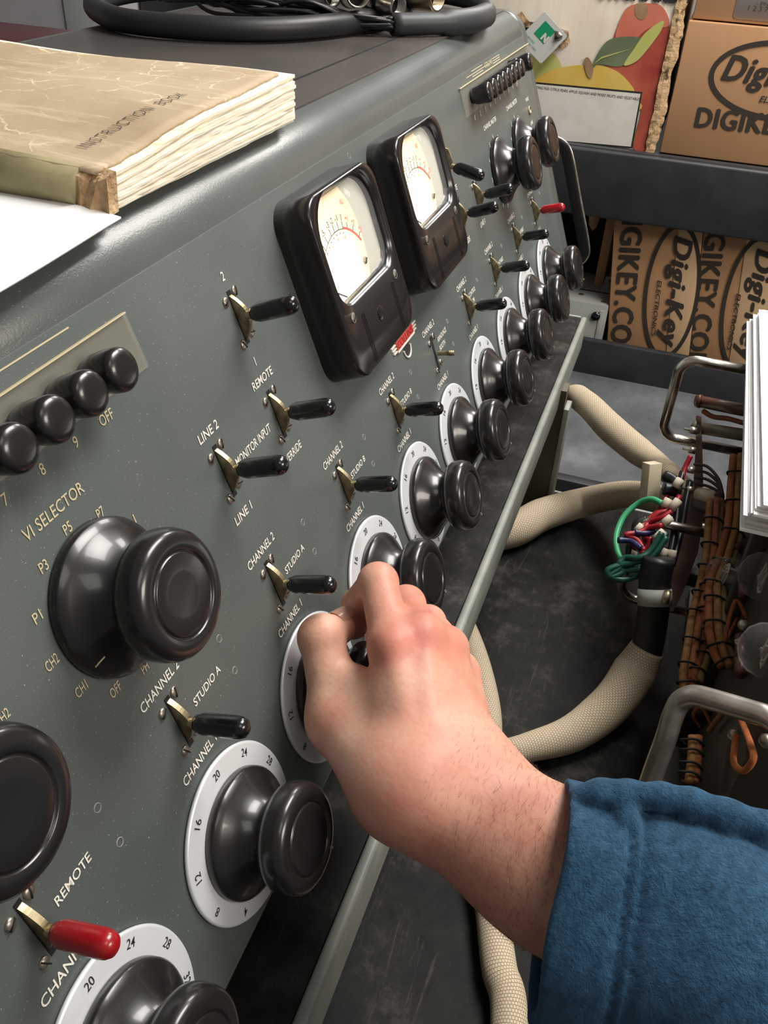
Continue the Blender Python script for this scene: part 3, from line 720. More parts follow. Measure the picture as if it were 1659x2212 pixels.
# lower boxes
LZ = ZO - .44
for k, (ya, yb, lab, sk) in enumerate(((-.163, -.020, 'brown box on its side with vertical lettering, left of the two low boxes', 0), (-.300, -.177, 'brown box on its side with vertical lettering, right of the two low boxes', 1))):
    b = carton('cardboard_box', lab, 1.540, 1.93, ya - .012, yb, LZ, ZO - .07, kraft)
    xx = 1.5395
    wv = yb - ya
    bm = NB(); box(bm, xx - .0012, xx, ya - .012, ya + (.030 if k == 0 else .050), LZ, ZO - .07, bev=.0005); tp = obj('seam_flap', bm, kraft2, b, label='paler taped flap')
    bm = NB()
    Mv = YZ(xx) @ T(-yb + .024, ZO - .085, 0) @ Matrix.Rotation(-pi / 2, 4, 'Z')
    if k == 0: text(bm, 'DIGIKEY.COM', .31, .037, YZ(xx) @ T(-yb + .016, ZO - .098, 0) @ Matrix.Rotation(-pi / 2 - .03, 4, 'Z'), align='l', bold=0, spacing=1.06, z=.0008, fat=.055)
    else: text(bm, 'DIGIKEY.COM', .31, .034, YZ(xx) @ T(-yb + .006, ZO - .085, 0) @ Matrix.Rotation(-pi / 2 - .03, 4, 'Z'), align='l', bold=0, spacing=1.06, z=.0008, fat=.055)
    obj('box_lettering', bm, printk, b, smooth=False)
    bm = NB(); logo(bm, YZ(xx - .0014) @ T(-yb + (.112 if k == 0 else .096), ZO - .268, 0) @ Matrix.Rotation(-pi / 2 - .03, 4, 'Z') @ Matrix.Diagonal((1, .70, 1, 1)), .262)
    obj('box_logo', bm, printk, b, smooth=False)
    b.rotation_euler = (math.radians(-8), 0, 0); b.location.y -= .040; b.location.z += .012
carton('cardboard_box', 'plain tan box in the dark behind the pull handle, far left of the low boxes', 1.78, 2.0, .055, .30, LZ, ZO - .10, kraft2)
carton('cardboard_box', 'narrow tan box standing in the shade beside the low logo boxes', 1.64, 1.95, -.015, .003, LZ, ZO - .10, kraft)
o = tag(obj('hanging_tag', loops(NB(), [[(1.70 + d, y, z) for y, z in ((.047, ZO - .125), (.041, ZO - .125), (.020, ZO - .125), (.018, ZO - .17), (.024, ZO - .205), (.031, ZO - .212), (.040, ZO - .20), (.046, ZO - .16))] for d in (0, .002)]), kraft2), 'tan paper strip hanging from the rack in the dark gap', 'paper strip')
bm = NB(); box(bm, 1.76, 1.775, -.01, .30, LZ, ZO - .13); tag(obj('black_backing_panel', bm, M_['dark']), 'thin black panel backing the dark gap behind the grey case', 'crate')  # thin black sheet stands for the dark of the gap, no crate
gc = thing('equipment_case', 'pale grey metal case with screws behind the tray lip', 'case', (1.60, .03, LZ))
gm = noisy('pale_grey_metal', (.30, .31, .29), (.36, .37, .35), 30, .45, .1)
bm = NB(); box(bm, 1.5405, 1.70, -.0405, .20, LZ, ZO - .298, bev=.003); obj('case_body', bm, gm, gc)
bm = NB(); box(bm, 1.600, 1.6015, -.040, .20, ZO - .2985, ZO - .2965); obj('case_seam', bm, M_['dark'], gc)
bm = NB(); box(bm, 1.5385, 1.5415, -.034, -.026, LZ, ZO - .31, bev=.001); obj('corner_rail', bm, gm, gc)
for x, y in ((1.556, -.028), (1.675, -.028), (1.575, .018), (1.675, .03)):
    bm = NB(); screw(bm, 0, 0, .0055); bmesh.ops.transform(bm, matrix=T(x, y, ZO - .2985), verts=bm.verts); obj('screw', bm, [M_['nickel'], M_['dark']], gc)
bm = NB(); lathe(bm, [(.0085, 0), (.0085, .004), (0, .0045)], 24, YZ(1.5405) @ T(.020, ZO - .322, 0)); obj('rubber_foot', bm, M_['rubber'], gc)
# grey cabinet and dark red thing beyond the console, upper left
cb_ = thing('grey_cabinet', 'tall pale grey cabinet beyond the console, upper left', 'cabinet', (2.15, 1.8, 0))
bm = NB(); box(bm, 1.90, 2.40, 1.372, 2.25, 0, ZO + .62, bev=.004); obj('cabinet_body', bm, noisy('pale_cabinet', (.36, .36, .375), (.41, .41, .42), 4, .5, .05), cb_)
bm = NB(); box(bm, 1.895, 2.40, 1.235, 1.368, 0, ZO + .62, bev=.004); obj('cabinet_side_panel', bm, noisy('paler_cabinet', (.48, .49, .50), (.53, .53, .54), 4, .5, .05), cb_)
bm = NB(); box(bm, .60, .925, .62, .80, ZO - .28, ZO + .180, bev=.006); tag(obj('maroon_bin', bm, mat('maroon_plastic', (.05, .008, .012), .4)), 'dark maroon bin just behind the console, upper left corner', 'bin')
bm = NB(); box(bm, 2.0, 2.5, .765, 1.225, 0, ZO + .42, bev=.01); tag(obj('black_equipment_rack', bm, M_['rubber']), 'black cabinet in shadow behind the coiled cable', 'cabinet')
# ================================================================= ON TOP OF THE CONSOLE
TZ = ZT + .0016
lt = PW(0, VT).y
book = thing('instruction_book', 'old tattered tan instruction book lying on the console', 'book', (.28, .23, TZ))
bx0, bx1, by0, by1 = .188, .372, .0915, .365
def zc(x, y):
    s = (x - bx0) / (bx1 - bx0)
    return TZ + .0165 + .007 * min(1, s * 1.6) + .0012 * math.sin(y * 30 + x * 12) - .0008 * math.cos(x * 60)
pg = mat('yellowed_pages', (.85, .76, .58), .8, spec=.2); n = N(pg)
st = n.noise(26, 6, .7, co=n.co('Object', (.25, .25, 26)), dist=.4)
n.base(n.ramp(st, [(.28, (.62, .42, .22)), (.38, (.88, .77, .56)), (.55, (.93, .88, .75))])); n.bump(st, .5, .0010)
bm = NB(); nx, ny = 26, 30; G = {}
r3 = random.Random(5)
for lv in range(7):
    for side in range(1): pass
def grid(bm, x0, x1, y0, y1, zt, zb, nx=26, ny=30, wob=.0):
    top = [[bm.verts.new((x0 + (x1 - x0) * i / nx + (wob * (r3.random() - .5) if i in (0, nx) else 0), y0 + (y1 - y0) * j / ny + (wob * (r3.random() - .5) if j in (0, ny) else 0), 0)) for j in range(ny + 1)] for i in range(nx + 1)]
    bot = [[None] * (ny + 1) for _ in range(nx + 1)]
    for i in range(nx + 1):
        for j in range(ny + 1):
            v = top[i][j]; x, y = v.co.x, v.co.y; v.co.z = zt(x, y)
            bot[i][j] = bm.verts.new((x, y, zb(x, y)))
    for i in range(nx):
        for j in range(ny):
            bm.faces.new((top[i][j], top[i + 1][j], top[i + 1][j + 1], top[i][j + 1])); bm.faces.new((bot[i][j], bot[i][j + 1], bot[i + 1][j + 1], bot[i + 1][j]))
    for i in range(nx): bm.faces.new((bot[i][0], bot[i + 1][0], top[i + 1][0], top[i][0])); bm.faces.new((top[i][ny], top[i + 1][ny], bot[i + 1][ny], bot[i][ny]))
    for j in range(ny): bm.faces.new((top[0][j], top[0][j + 1], bot[0][j + 1], bot[0][j])); bm.faces.new((bot[nx][j], bot[nx][j + 1], top[nx][j + 1], top[nx][j]))
    return bm
lay = 14
for k in range(lay):
    q0, q1 = k / lay, (k + 1) / lay
    fz = lambda q: (lambda x, y: TZ + (zc(x, y) - .0008 - TZ) * q)
    dx, dy = r3.uniform(-.0012, .0012), r3.uniform(-.0014, .0008)
    grid(bm, bx0 + .004, bx1 + dx, by0 + dy, by1 - .003, fz(q1), fz(q0 + .004), 24, 24, wob=.0007)
obj('page_block', bm, pg, book, smooth=False)
cv = mat('worn_tan_cover', (.42, .32, .20), .7, spec=.25); n = N(cv)
def crack(scale, w, sc=(1, 1, 1)):
    x = n.n('ShaderNodeTexVoronoi', _feature='DISTANCE_TO_EDGE', Scale=scale)
    nz = n.n('ShaderNodeTexNoise', Scale=30.0, Detail=5.0); cc_ = n.co('Object', sc); n.l(cc_, nz.inputs['Vector'])
    ad = n.n('ShaderNodeVectorMath', _operation='ADD'); ms = n.n('ShaderNodeVectorMath', _operation='SCALE'); ms.inputs['Scale'].default_value = .045
    n.l(nz.outputs['Color'], ms.inputs[0]); n.l(cc_, ad.inputs[0]); n.l(ms.outputs[0], ad.inputs[1]); n.l(ad.outputs[0], x.inputs['Vector'])
    return n.ramp(x.outputs['Distance'], [(0, (1, 1, 1)), (w, (0, 0, 0))])
msk = n.ramp(n.noise(11, 4), [(.40, (0, 0, 0)), (.56, (1, 1, 1))])
k1 = n.mix(1.0, n.mix(1.0, crack(34, .030), n.ramp(n.noise(60, 3), [(.42, (0, 0, 0)), (.6, (1, 1, 1))]), 'MULTIPLY'), msk, 'MULTIPLY')
c = n.ramp(n.noise(8, 7, .65), [(.32, (.36, .265, .165)), (.55, (.47, .365, .245)), (.75, (.54, .44, .32))])
c = n.mix(k1, c, (.82, .66, .46))
wr = n.ramp(n.noise(7, 9, .8, co=n.co('Object', (9, 1, 1)), dist=.8), [(.54, (0, 0, 0)), (.66, (.6, .6, .6))])
n.base(n.mix(wr, c, (.70, .57, .41))); n.bump(n.noise(70, 6), .35, .0012); n.bump(k1, .3, .0006)
bm = NB(); grid(bm, bx0 + .002, bx1 - .010, by0 + .004, by1, lambda x, y: zc(x, y) + .0010, lambda x, y: zc(x, y) - .0006, 40, 44, wob=.0012)
cov = obj('cover', bm, cv, book)
sp_ = noisy('olive_cloth_spine', (.13, .115, .05), (.30, .26, .14), 26, .8, .5)
bm = NB(); L = []
for y in np.linspace(by0 + .012, by1, 12):
    L.append([(bx0 + .005, y, zc(bx0 + .005, y) + .0016), (bx0 + .001, y, zc(bx0, y) + .0005), (bx0 - .003, y, TZ + .0135), (bx0 - .0052, y, TZ + .008), (bx0 - .003, y, TZ + .001), (bx0 + .004, y, TZ + .0003), (bx0 + .004, y, TZ + .010), (bx0 + .006, y, zc(bx0 + .006, y) + .0002)])
loops(bm, L); obj('spine', bm, sp_, book, label='frayed olive cloth spine')
bm = NB(); L = []
for k, y in enumerate(np.linspace(by0 - .004, by0 + .022, 7)): L.append([(bx0 - .004 + .002 * math.sin(k * 2), y, TZ + .001), (bx0 + .004, y + .001, TZ + .0008), (bx0 + .007, y + .002, TZ + .0155 + .0008 * math.sin(k)), (bx0 + .000, y + .002, TZ + .0130 + .0015 * math.cos(k * 1.7))])
loops(bm, L); obj('frayed_corner', bm, noisy('frayed_binding', (.30, .17, .08), (.66, .48, .28), 60, .9, .8, bd=.003), book, smooth=False)
bm = NB(); text(bm, 'INSTRUCTION  BOOK', .084, .0060, T(.2105, .1125, 0), bold=-.012, z=0, spacing=1.25)
for v in bm.verts: v.co.x += 0; v.co.z = zc(v.co.x, v.co.y) + .0016
obj('cover_title', bm, mat('faded_title_ink', (.05, .04, .035), .7), cov, smooth=False)
paper = mat('white_paper', (.88, .88, .88), .6, spec=.3)
bm = NB(); grid(bm, -.20, bx0 - .003, .083, .30, lambda x, y: TZ + .0030 - (.10 * max(0, (lt + .018) - y) ** 1.0 * 1.2) + .0005 * math.sin(x * 40), lambda x, y: TZ + .0022 - (.10 * max(0, (lt + .018) - y) * 1.2) + .0005 * math.sin(x * 40), 30, 24)
for v in bm.verts: v.co.y += (v.co.x - .185) * .06
tag(obj('white_paper_sheet', bm, paper), 'blank white sheet of paper on the console next to the old book', 'paper')
# ---- coiled multicore cable with connectors
cabm = mat('black_cable_jacket', (.018, .018, .019), .42, spec=.45); n = N(cabm); n.rough(n.noise(30), .34, .55)
cable = thing('coiled_cable', 'thick black multicore cable coiled on the console top', 'cable', (.75, .28, TZ))
rz = TZ + .0095
lp = [(.880, .40 - .03), (.76, .425), (.655, .41), (.585, .345), (.578, .285), (.602, .228), (.655, .190), (.742, .166), (.815, .172), (.872, .215), (.905, .28), (.925, .36), (.93, .39)]
bm = NB(); tube(bm, spline([(x, y, rz) for x, y in lp], 7), .0092, 16); obj('cable_loop', bm, cabm, cable)
lp2 = [(.705, .146, rz), (.74, .112, rz), (.778, .094, rz), (.822, .092, rz), (.868, .103, rz), (.910, .128, rz + .002), (.945, .18, rz + .002), (.955, .26, rz + .002), (.94, .36, rz + .001), (.92, .395, rz)]
bm = NB(); tube(bm, spline(lp2[2:], 7), .0088, 16); obj('cable_loop', bm, cabm, cable)
bm = NB(); tube(bm, spline(lp2[0:4], 7), [.0090] * 5 + [.0088] * 3 + [.0108] * 14, 20); obj('heat_shrink_sleeve', bm, mat('grey_black_heat_shrink', (.035, .037, .040), .5), cable, label='dark grey heat-shrink sleeve')
r4 = random.Random(11)
wm_ = mat('thin_black_wire', (.010, .010, .011), .4)
for k in range(16):
    a = 2 * pi * k / 16; rr = .0055 if k % 2 else .003
    p0 = (.705 + .002 * math.cos(a), .146 + rr * math.cos(a), rz + rr * math.sin(a))
    j = lambda s: r4.uniform(-s, s)
    pts = [p0, (.688 + j(.006), .175 + j(.004), rz + .003 + j(.004)), (.668 + j(.010), .215 + j(.006), rz + .010 + j(.008)), (.66 + j(.014), .26 + j(.01), rz + .010 + j(.008)), (.67 + j(.02), .31 + j(.02), rz + .010 + j(.008)), (.70 + j(.03), .345 + j(.02), rz + .008 + j(.006))]
    bm = NB(); tube(bm, spline(pts, 6), .0017, 8); obj('breakout_wire', bm, wm_, cable)
def xlr(p, d, lab, sc=1.0, m='chrome'):
    t = thing('audio_connector', lab, 'connector', p, 'metal audio connectors on the cable')
    q = Vector(d).to_track_quat('Z', 'Y').to_matrix().to_4x4(); M = Matrix.Translation(p) @ q @ Matrix.Scale(sc, 4)
    obj('shell', lathe(NB(), [(.0062, -.022), (.0070, -.020), (.0078, -.008), (.0092, -.006), (.0095, .016), (.0092, .018), (.0080, .018), (.0078, .0075)], 28, M), M_[m], t)
    obj('insert', lathe(NB(), [(0, .009), (.0076, .009)], 20, M, cap=False), M_['dark'], t)
    obj('collar', lathe(NB(), [(.0085, -.010), (.0098, -.008), (.0098, -.003), (.0085, -.001)], 28, M), M_['rubber'], t)
M_['oldgold'] = mat('warm_nickel', (.52, .42, .28), .3, metal=1)
xlr((.700, .213, rz + .016), (-.4, -.9, .15), 'silver audio connector, leftmost in the black cable coil', 1.0)
xlr((.702, .183, rz + .020), (-.75, -.55, .10), 'silver audio connector second from the left in the coil', 1.12)
xlr((.722, .160, rz + .014), (-.4, -.8, -.1), 'silver audio connector third from the left in the coil', 1.0)
xlr((.790, .150, rz + .014), (-.35, -.95, .05), 'brassy audio connector at the right inside the coil', 1.25, 'oldgold')
# ================================================================= ON THE DESK
# braided hoses
def braid(name, c1, c2, fine=1.0):
    m = mat(name, c1, .7, spec=.25); n = N(m)
    tc = n.n('ShaderNodeTexCoord'); mp = n.n('ShaderNodeMapping'); mp.inputs['Scale'].default_value = (36, 420 * fine, 1); n.l(tc.outputs['UV'], mp.inputs[0])
    mp.inputs['Rotation'].default_value = (0, 0, 0)
    br = n.n('ShaderNodeTexBrick', Scale=1.0); br.inputs['Mortar Size'].default_value = .09; br.inputs['Brick Width'].default_value = 1.0; br.inputs['Row Height'].default_value = 1.0; br.inputs['Mortar Smooth'].default_value = .6
    n.l(mp.outputs[0], br.inputs['Vector']); br.inputs['Color1'].default_value = (1, 1, 1, 1); br.inputs['Color2'].default_value = (.9, .9, .9, 1); br.inputs['Mortar'].default_value = (0, 0, 0, 1)
    n.base(n.mix(br.outputs['Color'], c1, c2)); n.bump(br.outputs['Color'], .8, .0010); return m
brm = braid('cream_braided_sleeve', (.26, .19, .12), (.60, .50, .36))
def hose(label, pts, r, seg=32, m=None, name='braided_hose'):
    bm = NB(); P = spline(pts, 8); R = [r if not isinstance(r, list) else np.interp(i / (len(P) - 1), np.linspace(0, 1, len(r)), r) for i in range(len(P))]
    tube(bm, P, R, seg); return tag(obj(name, bm, m or brm), label, 'hose', None)
hz = DZ + .019
hose('cream braided hose rising from under the shelf to the upper wiring', [(.93, .12, DZ + .03), (.91, .03, DZ + .05), (.885, -.046, ZO - .165), far(1262, 868, 1.05), far(1320, 925, 1.0), far(1380, 975, .96), far(1430, 1010, .92), far(1485, 1058, .89), far(1520, 1095, .87)], [.017, .017, .014, .015, .0165, .0155, .0115, .010, .009])
hose('cream braided hose lying across the desk at mid height', [(.60, .14, hz), (.66, .05, hz), on(1098, 1148, 2, hz), on(1170, 1112, 2, hz + .001), on(1260, 1085, 2, hz + .004), far(1350, 1068, 1.02), far(1420, 1075, .95), far(1480, 1090, .90)], [.020, .020, .0205, .020, .018, .016, .014, .012])
hC = thing('braided_hose', 'tan braided hose with a black sleeve curving up to the clamp', 'hose', (.5, -.15, DZ))
P = spline([on(1000, 1600, 2, hz), on(1066, 1628, 2, hz), on(1150, 1612, 2, hz), on(1240, 1582, 2, hz), on(1320, 1520, 2, hz + .006), far(1368, 1455, .82), far(1398, 1400, .815)], 9)
bm = NB(); tube(bm, P, [np.interp(i / (len(P) - 1), (0, .3, .6, .85, 1), (.011, .0125, .0185, .0205, .0155)) for i in range(len(P))], 36); obj('braid', bm, brm, hC)
bm = NB(); tube(bm, spline([far(1392, 1425, .818), far(1404, 1370, .81), far(1412, 1310, .80), far(1415, 1250, .79), far(1424, 1205, .785)], 6), .0142, 24); obj('black_sleeve', bm, cabm, hC, label='black shrink sleeve')
hose('long cream braided hose running along the desk below the forearm', [(.05, -.165, DZ + .013), on(1100, 2212, 2, DZ + .013), on(1078, 2090, 2, DZ + .013), on(1062, 1960, 2, DZ + .013), on(1040, 1800, 2, DZ + .013), on(1052, 1640, 2, DZ + .016), on(1050, 1520, 2, DZ + .018), on(1012, 1380, 2, DZ + .014), (.62, .04, DZ + .013)], .0128, 32)
# ---- rack chassis standing on edge with wiring
CY = -.243
ch = thing('tube_amplifier_chassis', 'open tube amplifier chassis standing on the desk with wiring harness', 'amplifier', (.52, CY, DZ))
chm = noisy('brown_grey_chassis', (.030, .026, .021), (.055, .046, .037), 12, .5, .1)
bm = NB(); box(bm, .30, .705, CY - .16, CY, DZ + .004, ZO - .006, bev=.002); obj('chassis_box', bm, chm, ch)
bm = NB(); box(bm, .30, .700, CY - .001, CY + .010, DZ + .002, DZ + .012, bev=.001); box(bm, .46, .472, CY, CY + .012, DZ + .01, ZO - .02, bev=.001); box(bm, .600, .612, CY, CY + .030, DZ + .09, DZ + .105, bev=.001); obj('chassis_rib', bm, chm, ch)
M_['chr2'] = mat('polished_handle', (.56, .52, .47), .2, metal=1)
def handle(X, yb, zt, zb, r=.0055, y1=CY, m='chrome', rc=.016):
    pts = [(X, y1, zt), (X, yb - rc, zt)] + [(X, yb - rc + rc * math.sin(a), zt - rc + rc * math.cos(a)) for a in np.linspace(.2, pi / 2, 7)] + [(X, yb - rc + rc * math.cos(a), zb + rc - rc * math.sin(a)) for a in np.linspace(.0, pi / 2 - .1, 7)] + [(X, yb - rc, zb), (X, y1, zb)]
    bm = NB(); tube(bm, pts, r, 18); return obj('handle', bm, M_[m], ch)
handle(.72, -.161, ZO - .012, ZO - .100, .0050, -.245)
handle(.60, -.157, ZO - .125, ZO - .222, .0045)
bm = NB(); box(bm, .706, .735, CY - .02, CY - .004, ZO - .11, ZO - .007, bev=.001); obj('end_bracket', bm, chm, ch)
# near, larger aluminium handle
pts = spline([far(1660, 1548, .50), far(1600, 1530, .515), far(1540, 1512, .53), far(1500, 1503, .54), far(1470, 1515, .548), far(1452, 1550, .552), far(1440, 1590, .556), far(1418, 1650, .566), far(1400, 1700, .575), far(1380, 1760, .59)], 6)
bm = NB(); q0 = pts[0]; tube(bm, [np.array((q0[0] - .01, CY - .02, q0[2] - .004))] + pts, .0068, 18); obj('handle', bm, noisy('scratched_aluminium', (.40, .37, .33), (.62, .59, .55), 40, .38, .1, metal=.9), ch, label='large scratched aluminium handle')
# terminal board, brown, on edge
tb = mat('brown_phenolic_board', (.10, .045, .035), .4)
bm = NB(); L = []
for l_, r_, y_, t_ in ((1503, 1514, 903, .875), (1503, 1516, 960, .874), (1498, 1518, 1040, .868), (1482, 1519, 1120, .862), (1464, 1508, 1190, .855), (1440, 1482, 1260, .846), (1422, 1455, 1318, .838)):
    a, b_ = far(l_, y_, t_), far(r_, y_ + 3, t_ - .012); q = np.array([.004, 0, .001]); L.append([a, b_, b_ + q, a + q])
loops(bm, L); obj('terminal_board', bm, tb, ch, smooth=False, label='brown phenolic terminal board')
for k in range(9):
    s = k / 8; p = far(np.interp(s, (0, .4, 1), (1498, 1490, 1425)), 930 + 340 * s, np.interp(s, (0, 1), (.858, .825)))
    bm = NB(); lathe(bm, [(.0035, -.003), (.0035, .003), (.0015, .004), (.0015, .009), (0, .0095)], 12, Matrix.Translation(p) @ Matrix.Rotation(-pi / 2, 4, 'X')); obj('terminal_post', bm, M_['nickel'], ch)
# power resistor, bracket and strap
brn = mat('brown_resistor_enamel', (.075, .025, .018), .35)
bm = NB(); tube(bm, [far(1503, 866, .885), far(1512, 867, .885), far(1516, 868, .885), far(1590, 883, .84), far(1650, 893, .81)], [.0058, .0070, .0060, .0060, .0060], 18); rs = obj('power_resistor', bm, brn, ch, label='brown ceramic power resistor')
bm = NB(); text(bm, 'RESISTOR', .022, .004, Matrix.Identity(4)); bm.free()
bm = NB(); tube(bm, spline([far(1519, 888, .88), far(1540, 900, .87), far(1575, 905, .85), far(1620, 918, .83)], 5), .0026, 8); obj('cloth_wire', bm, mat('rust_cloth_wire', (.22, .07, .03), .7), ch, label='rust cloth-covered wire')
bm = NB(); a = far(1508, 924, .875); b_ = far(1640, 945, .81); tube(bm, [a, b_], .0062, 8); tube(bm, [far(1499, 922, .878), far(1508, 924, .875)], .0078, 6); obj('spacer_bar', bm, noisy('olive_metal', (.10, .085, .055), (.16, .14, .10), 30, .4), ch)
bm = NB(); a = far(1500, 1073, .86); tube(bm, [far(1512, 1068, .86), far(1548, 1075, .835)], .0075, 12); obj('cream_tube_end', bm, mat('cream_plastic', (.72, .64, .48), .5), ch, label='cream plastic sleeve')
bm = NB(); tube(bm, [far(1505, 1090, .86), far(1655, 1122, .78)], .0078, 4); obj('spacer_bar', bm, noisy('grey_brown_bar', (.09, .085, .08), (.15, .14, .125), 30, .45), ch)
for k in range(5):
    bm = NB(); e = k * .004; tube(bm, spline([far(1500 + k, 1003 + 14 * k, .86), far(1528, 1008 + 14 * k, .845), far(1552, 1035 + 9 * k, .83), far(1562, 1070 + 2 * k, .82)], 6), .0015, 8); obj('jumper_wire', bm, mat('brown_wire_%d' % k, (.035, .018, .014), .45), ch)
# ---- cloth wire harness
cw_ = [noisy('yellow_orange_cloth_wire', (.20, .085, .022), (.30, .155, .045), 200, .8, .5, bs=900), noisy('orange_red_cloth_wire', (.22, .055, .016), (.30, .10, .03), 200, .8, .5, bs=900), noisy('pale_yellow_cloth_wire', (.24, .16, .06), (.32, .23, .10), 200, .8, .5, bs=900)]
lace = mat('black_lacing_cord', (.008, .008, .008), .7)
def harness(px, offs, label, nt):
    ctr = [far(*p) for p in px]
    C = spline(ctr, 7)
    for k, (a, b, mi) in enumerate(offs):
        bm = NB(); pts = [p + CR[0] * a + CR[1] * b * .3 + CR[2] * b for p in C]
        tube(bm, pts, .0032, 10); obj('harness_wire', bm, cw_[mi], ch)
    for k in range(nt):
        i = int((k + .7) / nt * (len(C) - 1)); d = (C[min(i + 1, len(C) - 1)] - C[i - 1]); d /= np.linalg.norm(d)
        w = np.cross(CR[2], d); w /= np.linalg.norm(w); up = np.cross(d, w)
        hw = max(abs(a) for a, b, m in offs) + .0042
        bm = NB(); tube(bm, [C[i] + w * hw * math.cos(t) + up * (.0056) * math.sin(t) + d * .0006 * math.sin(t * 3) for t in np.linspace(0, 2 * pi, 21)[:-1]], .0010, 6, closed=True); obj('lacing_tie', bm, lace, ch)
harness([(1598, 985, .80), (1592, 1060, .775), (1588, 1130, .75), (1570, 1200, .735), (1548, 1260, .72), (1547, 1300, .70), (1549, 1360, .675), (1560, 1410, .66), (1575, 1440, .65)], [(-.006, 0, 1), (0, .003, 0), (.006, 0, 2), (.002, -.004, 0)], '', 9)
harness([(1545, 1080, .82), (1540, 1160, .79), (1535, 1210, .77), (1520, 1280, .75), (1508, 1330, .73), (1498, 1400, .70), (1490, 1450, .68), (1490, 1490, .67)], [(-.005, 0, 0), (.001, .002, 1), (.006, -.001, 0)], '', 8)
harness([(1535, 1230, .765), (1524, 1320, .73), (1527, 1380, .71), (1520, 1420, .69), (1502, 1470, .67)], [(-.002, 0, 1), (.003, 0, 2)], '', 6)
harness([(1496, 1590, .63), (1494, 1640, .62), (1488, 1690, .61)], [(0, 0, 0), (.004, 0, 1)], '', 4)
om = noisy('orange_cloth_wire', (.42, .11, .03), (.52, .17, .05), 200, .8, .4, bs=900)
bm = NB(); tube(bm, spline([on(1592, 1530, 1, CY + .006), on(1605, 1565, 1, CY + .006), on(1622, 1610, 1, CY + .006), on(1627, 1640, 1, CY + .006), on(1606, 1665, 1, CY + .006), on(1586, 1650, 1, CY + .006), on(1586, 1615, 1, CY + .006), on(1592, 1585, 1, CY + .006)], 7), .0021, 10); obj('wire_loop', bm, om, ch, label='orange wire loop')
bm = NB(); tube(bm, spline([on(1570, 1505, 1, CY + .006), on(1560, 1540, 1, CY + .006), on(1545, 1560, 1, CY + .006), on(1532, 1578, 1, CY + .006)], 6), .0021, 10); obj('wire_loop', bm, cw_[0], ch)
bm = NB(); tube(bm, spline([on(1482, 1580, 1, CY + .006), on(1500, 1545, 1, CY + .006), on(1525, 1515, 1, CY + .006)], 6), .0115, 18); cp_ = obj('capacitor', bm, mat('dark_purple_capacitor', (.022, .012, .020), .3), ch)
bm = NB(); box(bm, .36, .43, CY, CY + .025, ZO - .235, ZO - .228); box(bm, .36, .362, CY, CY + .025, ZO - .235, ZO - .20); obj('bracket', bm, chm, ch)
for k, q in enumerate(((1483, 1595, .62), (1470, 1635, .62), (1585, 1588, .60), (1600, 1545, .6), (1605, 1350, .62), (1655, 1600, .56))):
    bm = NB(); lathe(bm, [(.004, -.004), (.0045, 0), (.003, .003), (0, .0042)], 14, Matrix.Translation(on(q[0], q[1], 1, CY + .003)) @ Matrix.Rotation(-pi / 2.4, 4, 'X')); obj('solder_lug', bm, M_['nickel'], ch)
r7 = random.Random(4)
for k in range(14):                                                 # small parts and short wires fixed to the chassis face
    x, z = r7.uniform(.33, .60), ZO - r7.uniform(.05, .25)
    if k % 2:
        bm = NB(); tube(bm, spline([(x, CY, z), (x + .01, CY + .010, z + .006), (x + r7.uniform(-.02, .03), CY + .012, z - .012), (x + .02, CY + .002, z - r7.uniform(.01, .03))], 5), .0016, 8); obj('wire_loop', bm, cw_[k % 3], ch)
    else:
        bm = NB(); tube(bm, [(x - .012, CY + .006, z), (x + .012, CY + .006, z - .004)], .0042, 12); obj('resistor', bm, brn, ch)
# ---- vacuum tubes
gl = mat('clear_tube_glass', (.75, .75, .72), .04, spec=.8, coat=1.0); n = N(gl)
lw = n.n('ShaderNodeLayerWeight', Blend=.35); r_ = n.ramp(lw.outputs['Facing'], [(0, (.03, .03, .03)), (.50, (.06, .06, .06)), (.80, (.35, .35, .35)), (1, (.95, .95, .95))]); n.l(r_, n.b.inputs['Alpha']); mica = mat('mica_spacer', (.46, .43, .39), .6, spec=.3); plate = mat('grey_tube_plate', (.36, .33, .30), .4, metal=.2)
def vtube(px, r, lab):
    c = far(*px); t = thing('vacuum_tube', lab, 'vacuum tube', c)
    ax = Vector((-.05, 1, .12)).normalized(); q = ax.to_track_quat('Z', 'Y').to_matrix().to_4x4(); M = Matrix.Translation(c) @ q @ Matrix.Scale(r, 4)
    obj('glass_envelope', lathe(NB(), [(.85, -2.2), (.98, -1.9), (1, -.5), (.97, .0), (.86, .42), (.62, .72), (.30, .88), (.12, .95), (.05, 1.05), (0, 1.1)], 36, M, cap=False), gl, t)
    bm = NB(); prism(bm, [(math.cos(a) * .50 * (1 + (.06 if k % 2 else 0)), math.sin(a) * .72 * (1 + (.06 if k % 2 else 0))) for k, a in enumerate(np.linspace(0, 2 * pi, 24, endpoint=False))], -.12, -.08, M); obj('mica_disc', bm, mica, t, smooth=False)
    bm = NB(); box(bm, -.42, .42, -.22, .22, -1.5, -.12, M, bev=.08); box(bm, -.1, .1, -.5, .5, -1.4, -.12, M); box(bm, -.05, .05, -.2, .2, -.12, .12, M)
    for q in (-.3, 0, .3): box(bm, q - .09, q + .09, -.42, .42, -.12, .02, M); box(bm, q - .03, q + .03, -.3, -.2, 0, .1, M)
    obj('electrode', bm, plate, t)
    obj('tube_base', lathe(NB(), [(.9, -2.8), (1.0, -2.7), (1.0, -2.0), (.85, -1.95)], 30, M), M_['rubber'], t)
vtube((1562, 1240, .715), .0150, 'small clear vacuum tube, left of the three, lying on the wiring')
vtube((1648, 1245, .625), .0185, 'clear vacuum tube at the right edge just below the white papers')
